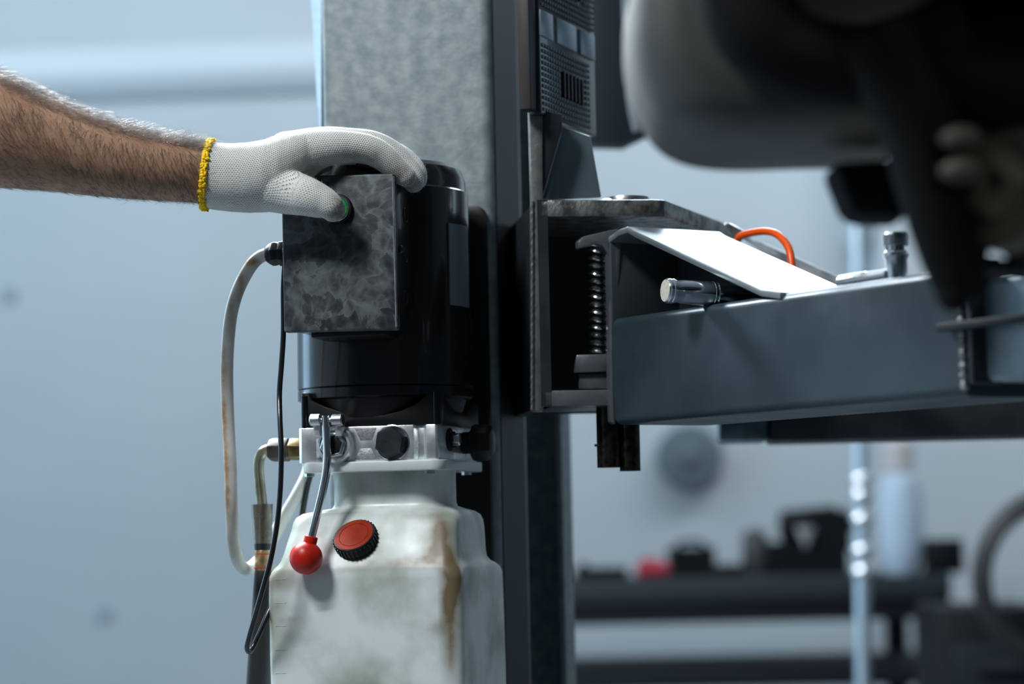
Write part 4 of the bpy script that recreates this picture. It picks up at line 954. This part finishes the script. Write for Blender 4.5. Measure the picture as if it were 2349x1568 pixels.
# cut open the cuff end (drop faces left of the cuff plane)
nv = len(gm.vertices); co = np.empty(nv*3); gm.vertices.foreach_get('co', co); co = co.reshape(-1, 3)+np.array(Lp)
main = [(470, 401, 2.382, .034), (540, 405, 2.385, .036), (600, 398, 2.39, .037), (650, 378, 2.396, .034)]+chains['index'][1:]
def dens(ch):
    P = np.array([list(W(x, y, Y)) for x, y, Y, r in ch]); r = np.array([c[3] for c in ch])
    out = []; rr = []
    for i in range(len(P)-1):
        for k in range(12):
            t = k/12; out.append(P[i]*(1-t)+P[i+1]*t); rr.append(r[i]*(1-t)+r[i+1]*t)
    out.append(P[-1]); rr.append(r[-1])
    out = np.array(out); 
    for _ in range(6): out[1:-1] = .5*out[1:-1]+.25*(out[:-2]+out[2:])
    return out, np.array(rr)
best = np.full(nv, 1e9); ku = np.zeros(nv); kv = np.zeros(nv); chn = np.zeros(nv)
allc = [('main', main)]+[(k, chains[k]) for k in ('thumb', 'middle', 'ring', 'little')]
for ci, (nm, ch) in enumerate(allc):
    P, r = dens(ch); s = np.concatenate([[0], np.cumsum(np.linalg.norm(np.diff(P, axis=0), axis=1))])
    T_ = np.gradient(P, axis=0); T_ /= np.linalg.norm(T_, axis=1)[:, None]
    D = np.linalg.norm(co[:, None, :]-P[None, :, :], axis=2); sc__ = D/r[None, :] if ci else D/r[None, :]
    idx = np.argmin(sc__, axis=1); val = sc__[np.arange(nv), idx]
    if nm == 'thumb':
        q_ = (co[:, 0]-P[0, 0])
        val = np.where(s[idx] < .072, val+9, val)
    elif nm != 'main': val = np.where(s[idx] < .03, val+2, val)
    m_ = val < best; best = np.where(m_, val, best)
    i = idx; t = T_[i]; d = co-P[i]; al = np.sum(d*t, axis=1); dp = d-al[:, None]*t
    ref = np.array([0, -1., 0])-t*(-t[:, 1:2]); ref /= np.linalg.norm(ref, axis=1)[:, None]; bi = np.cross(t, ref)
    angv = np.arctan2(np.sum(dp*bi, axis=1), np.sum(dp*ref, axis=1))
    # local mean radius smooth
    rr = r[i]
    chn = np.where(m_, ci, chn)
    ku = np.where(m_, s[i]+al, ku); kv = np.where(m_, angv*rr*1.08, kv)
ne = len(gm.edges); ed_ = np.empty(ne*2, dtype=np.int64); gm.edges.foreach_get('vertices', ed_); ed_ = ed_.reshape(-1, 2)
seam = np.zeros(nv); dif = chn[ed_[:, 0]] != chn[ed_[:, 1]]; seam[ed_[dif].ravel()] = 1
for _ in range(3):
    s2_ = seam.copy(); np.maximum.at(s2_, ed_[:, 0], seam[ed_[:, 1]]*.8); np.maximum.at(s2_, ed_[:, 1], seam[ed_[:, 0]]*.8); seam = s2_
for nm, arr in (('seam', seam), ('ku', ku), ('kv', kv)):
    a = gm.attributes.new(nm, 'FLOAT', 'POINT'); a.data.foreach_set('value', arr.astype(np.float32))
dirt = [(808, 352, 30, 14, .55), (862, 352, 18, 16, .75), (840, 370, 40, 12, .5), (905, 392, 25, 25, .45), (925, 400, 25, 20, .5), (948, 425, 25, 22, .7), (783, 470, 16, 30, .95), (765, 497, 22, 14, .9), (742, 425, 25, 10, .3), (760, 450, 15, 18, .35), (750, 385, 60, 10, .5), (700, 398, 14, 10, .3)]
vals = []
for v in co:
    q = proj(v); vals.append(min(1., sum(k*math.exp(-((q[0]-x)/sx)**2-((q[1]-y)/sy)**2) for x, y, sx, sy, k in dirt)))
a = gm.attributes.new('stain', 'FLOAT', 'POINT'); a.data.foreach_set('value', vals)
mg = bpy.data.materials.new('knitted_cotton'); mg.use_nodes = True; nt = mg.node_tree; N = nt.nodes; L = nt.links; p = N['Principled BSDF']
p.inputs['Roughness'].default_value = .9; p.inputs['Sheen Weight'].default_value = .35; p.inputs['Base Color'].default_value = (.62, .62, .58, 1); p.inputs['Specular IOR Level'].default_value = .2
def mth(op, a, b_=None, c=None, clamp=False):
    q = N.new('ShaderNodeMath'); q.operation = op; q.use_clamp = clamp
    for i, v in enumerate((a, b_, c)):
        if v is None: continue
        if isinstance(v, (int, float)): q.inputs[i].default_value = v
        else: L.new(v, q.inputs[i])
    return q.outputs[0]
au = N.new('ShaderNodeAttribute'); au.attribute_name = 'ku'; av = N.new('ShaderNodeAttribute'); av.attribute_name = 'kv'
wob = N.new('ShaderNodeTexNoise'); wob.inputs['Scale'].default_value = 60; tc = N.new('ShaderNodeTexCoord'); L.new(tc.outputs['Object'], wob.inputs['Vector'])
wn = mth('MULTIPLY', mth('SUBTRACT', wob.outputs[0], .5), .0016)
u = mth('DIVIDE', mth('ADD', au.outputs['Fac'], wn), .0023); v = mth('DIVIDE', mth('ADD', av.outputs['Fac'], wn), .0023)
fl = mth('FLOOR', v); par = mth('MULTIPLY', mth('MODULO', mth('ABSOLUTE', fl), 2.), .5)
fu = mth('SUBTRACT', mth('FRACT', mth('ADD', u, par)), .5); fv = mth('SUBTRACT', mth('FRACT', v), .5)
dist = mth('SQRT', mth('ADD', mth('MULTIPLY', fu, fu), mth('MULTIPLY', mth('MULTIPLY', fv, fv), 1.6)))
hole = N.new('ShaderNodeMapRange'); hole.interpolation_type = 'SMOOTHSTEP'; hole.inputs[1].default_value = .14; hole.inputs[2].default_value = .40; L.new(dist, hole.inputs[0])
vr = N.new('ShaderNodeTexNoise'); vr.inputs['Scale'].default_value = 22; vr.inputs['Detail'].default_value = 3; L.new(tc.outputs['Object'], vr.inputs['Vector'])
open_ = N.new('ShaderNodeMapRange'); open_.inputs[1].default_value = .35; open_.inputs[2].default_value = .62; open_.inputs[3].default_value = .6; open_.inputs[4].default_value = 1.; L.new(vr.outputs[0], open_.inputs[0])
ase = N.new('ShaderNodeAttribute'); ase.attribute_name = 'seam'
hf = mth('MULTIPLY', mth('MULTIPLY', mth('SUBTRACT', 1., hole.outputs[0]), open_.outputs[0]), mth('SUBTRACT', 1., ase.outputs['Fac'], clamp=True))
mx = N.new('ShaderNodeMix'); mx.data_type = 'RGBA'; mx.inputs[6].default_value = (.66, .665, .63, 1); mx.inputs[7].default_value = (.05, .05, .045, 1); L.new(hf, mx.inputs[0]); L.new(mx.outputs[2], p.inputs['Base Color'])
rib = mth('COSINE', mth('MULTIPLY', fv, 6.283)); ht = mth('ADD', hole.outputs[0], mth('MULTIPLY', rib, .35))
bp = N.new('ShaderNodeBump'); bp.inputs['Strength'].default_value = .55; bp.inputs['Distance'].default_value = .0006; L.new(ht, bp.inputs['Height']); L.new(bp.outputs[0], p.inputs['Normal'])
MC['knit'] = mg
attr_mix(mg, 'stain', (.11, .085, .05), 110, .85)
gm.materials.clear(); gm.materials.append(mg)
gm.polygons.foreach_set('use_smooth', [True]*len(gm.polygons))
go = bpy.data.objects.new('glove', gm); COL.objects.link(go); go.parent = per; go['label'] = 'white knitted cotton work glove, thumb grimy'
# yellow cuff: looped thread around the cuff edge
b = MB(); cr_ = arm_ring(472, 324, 478, 2.382, .0322)
top_c = W(482, 322, 2.382); bot_c = W(465, 478, 2.382); 
n = 260; pts = []
cen = (top_c+bot_c)/2; hh_ = (top_c-bot_c)/2
for k in range(n):
    a = 2*math.pi*k/n; q = cen+hh_*math.cos(a)*1.0+Vector((0, 1, 0))*.0325*math.sin(a)
    rad_d = (q-cen).normalized(); pts.append(q+Vector((1, 0, 0))*(.0012*math.sin(k*1.9)+.0006*math.sin(k*5.3))+rad_d*.0009*math.cos(k*1.9))
b.tube(pts, [.0019+.0005*math.sin(k*2.7) for k in range(n)], 8, closed=True)
b.tube([q+Vector((.0026, 0, -.0002))+Vector((rng.normal()*.0006, 0, rng.normal()*.0004)) for q in pts], [.0017+.0006*math.sin(k*3.1+1) for k in range(n)], 8, closed=True)
b.build('cuff_band', pm('yellow_yarn', (.95, .60, .010), .9, b=(900, .8)), go, sharp=180, label='yellow stitched cuff edge')
# cotton fuzz standing off the glove
V = []; Fc = []; nrmv = np.empty(nv*3); gm.vertices.foreach_get('normal', nrmv); nrmv = nrmv.reshape(-1, 3)
for i in rng.integers(0, nv, 9000):
    nn = nrmv[i]; P = co[i]-np.array(Lp)
    if P[0]+Lp[0] < W(482, 400, 2.38).x: continue
    d = nn+rng.normal(size=3)*.6; d /= np.linalg.norm(d); Ln = rng.uniform(.0008, .0024); sd = np.cross(d, [.3, .5, .8]); sd /= np.linalg.norm(sd); s2 = rng.normal(size=3)*.3
    base = len(V)
    for k in range(3):
        t = k/2; c = P+(d*t+s2*t*t)*Ln; r = .00005*(1-.5*t)
        for a3 in (0, 2.094, 4.189): V.append(c+(sd*math.cos(a3)+np.cross(d, sd)*math.sin(a3))*r)
    for k in range(2):
        for c_ in range(3):
            c1 = (c_+1) % 3; Fc.append((base+k*3+c_, base+k*3+c1, base+(k+1)*3+c1, base+(k+1)*3+c_))
me = bpy.data.meshes.new('cotton_fuzz'); me.from_pydata(V, [], Fc); me.materials.append(pm('cotton_fuzz', (.7, .72, .72), .9))
fo = bpy.data.objects.new('cotton_fuzz', me); COL.objects.link(fo); fo.parent = go; fo['kind'] = 'stuff'
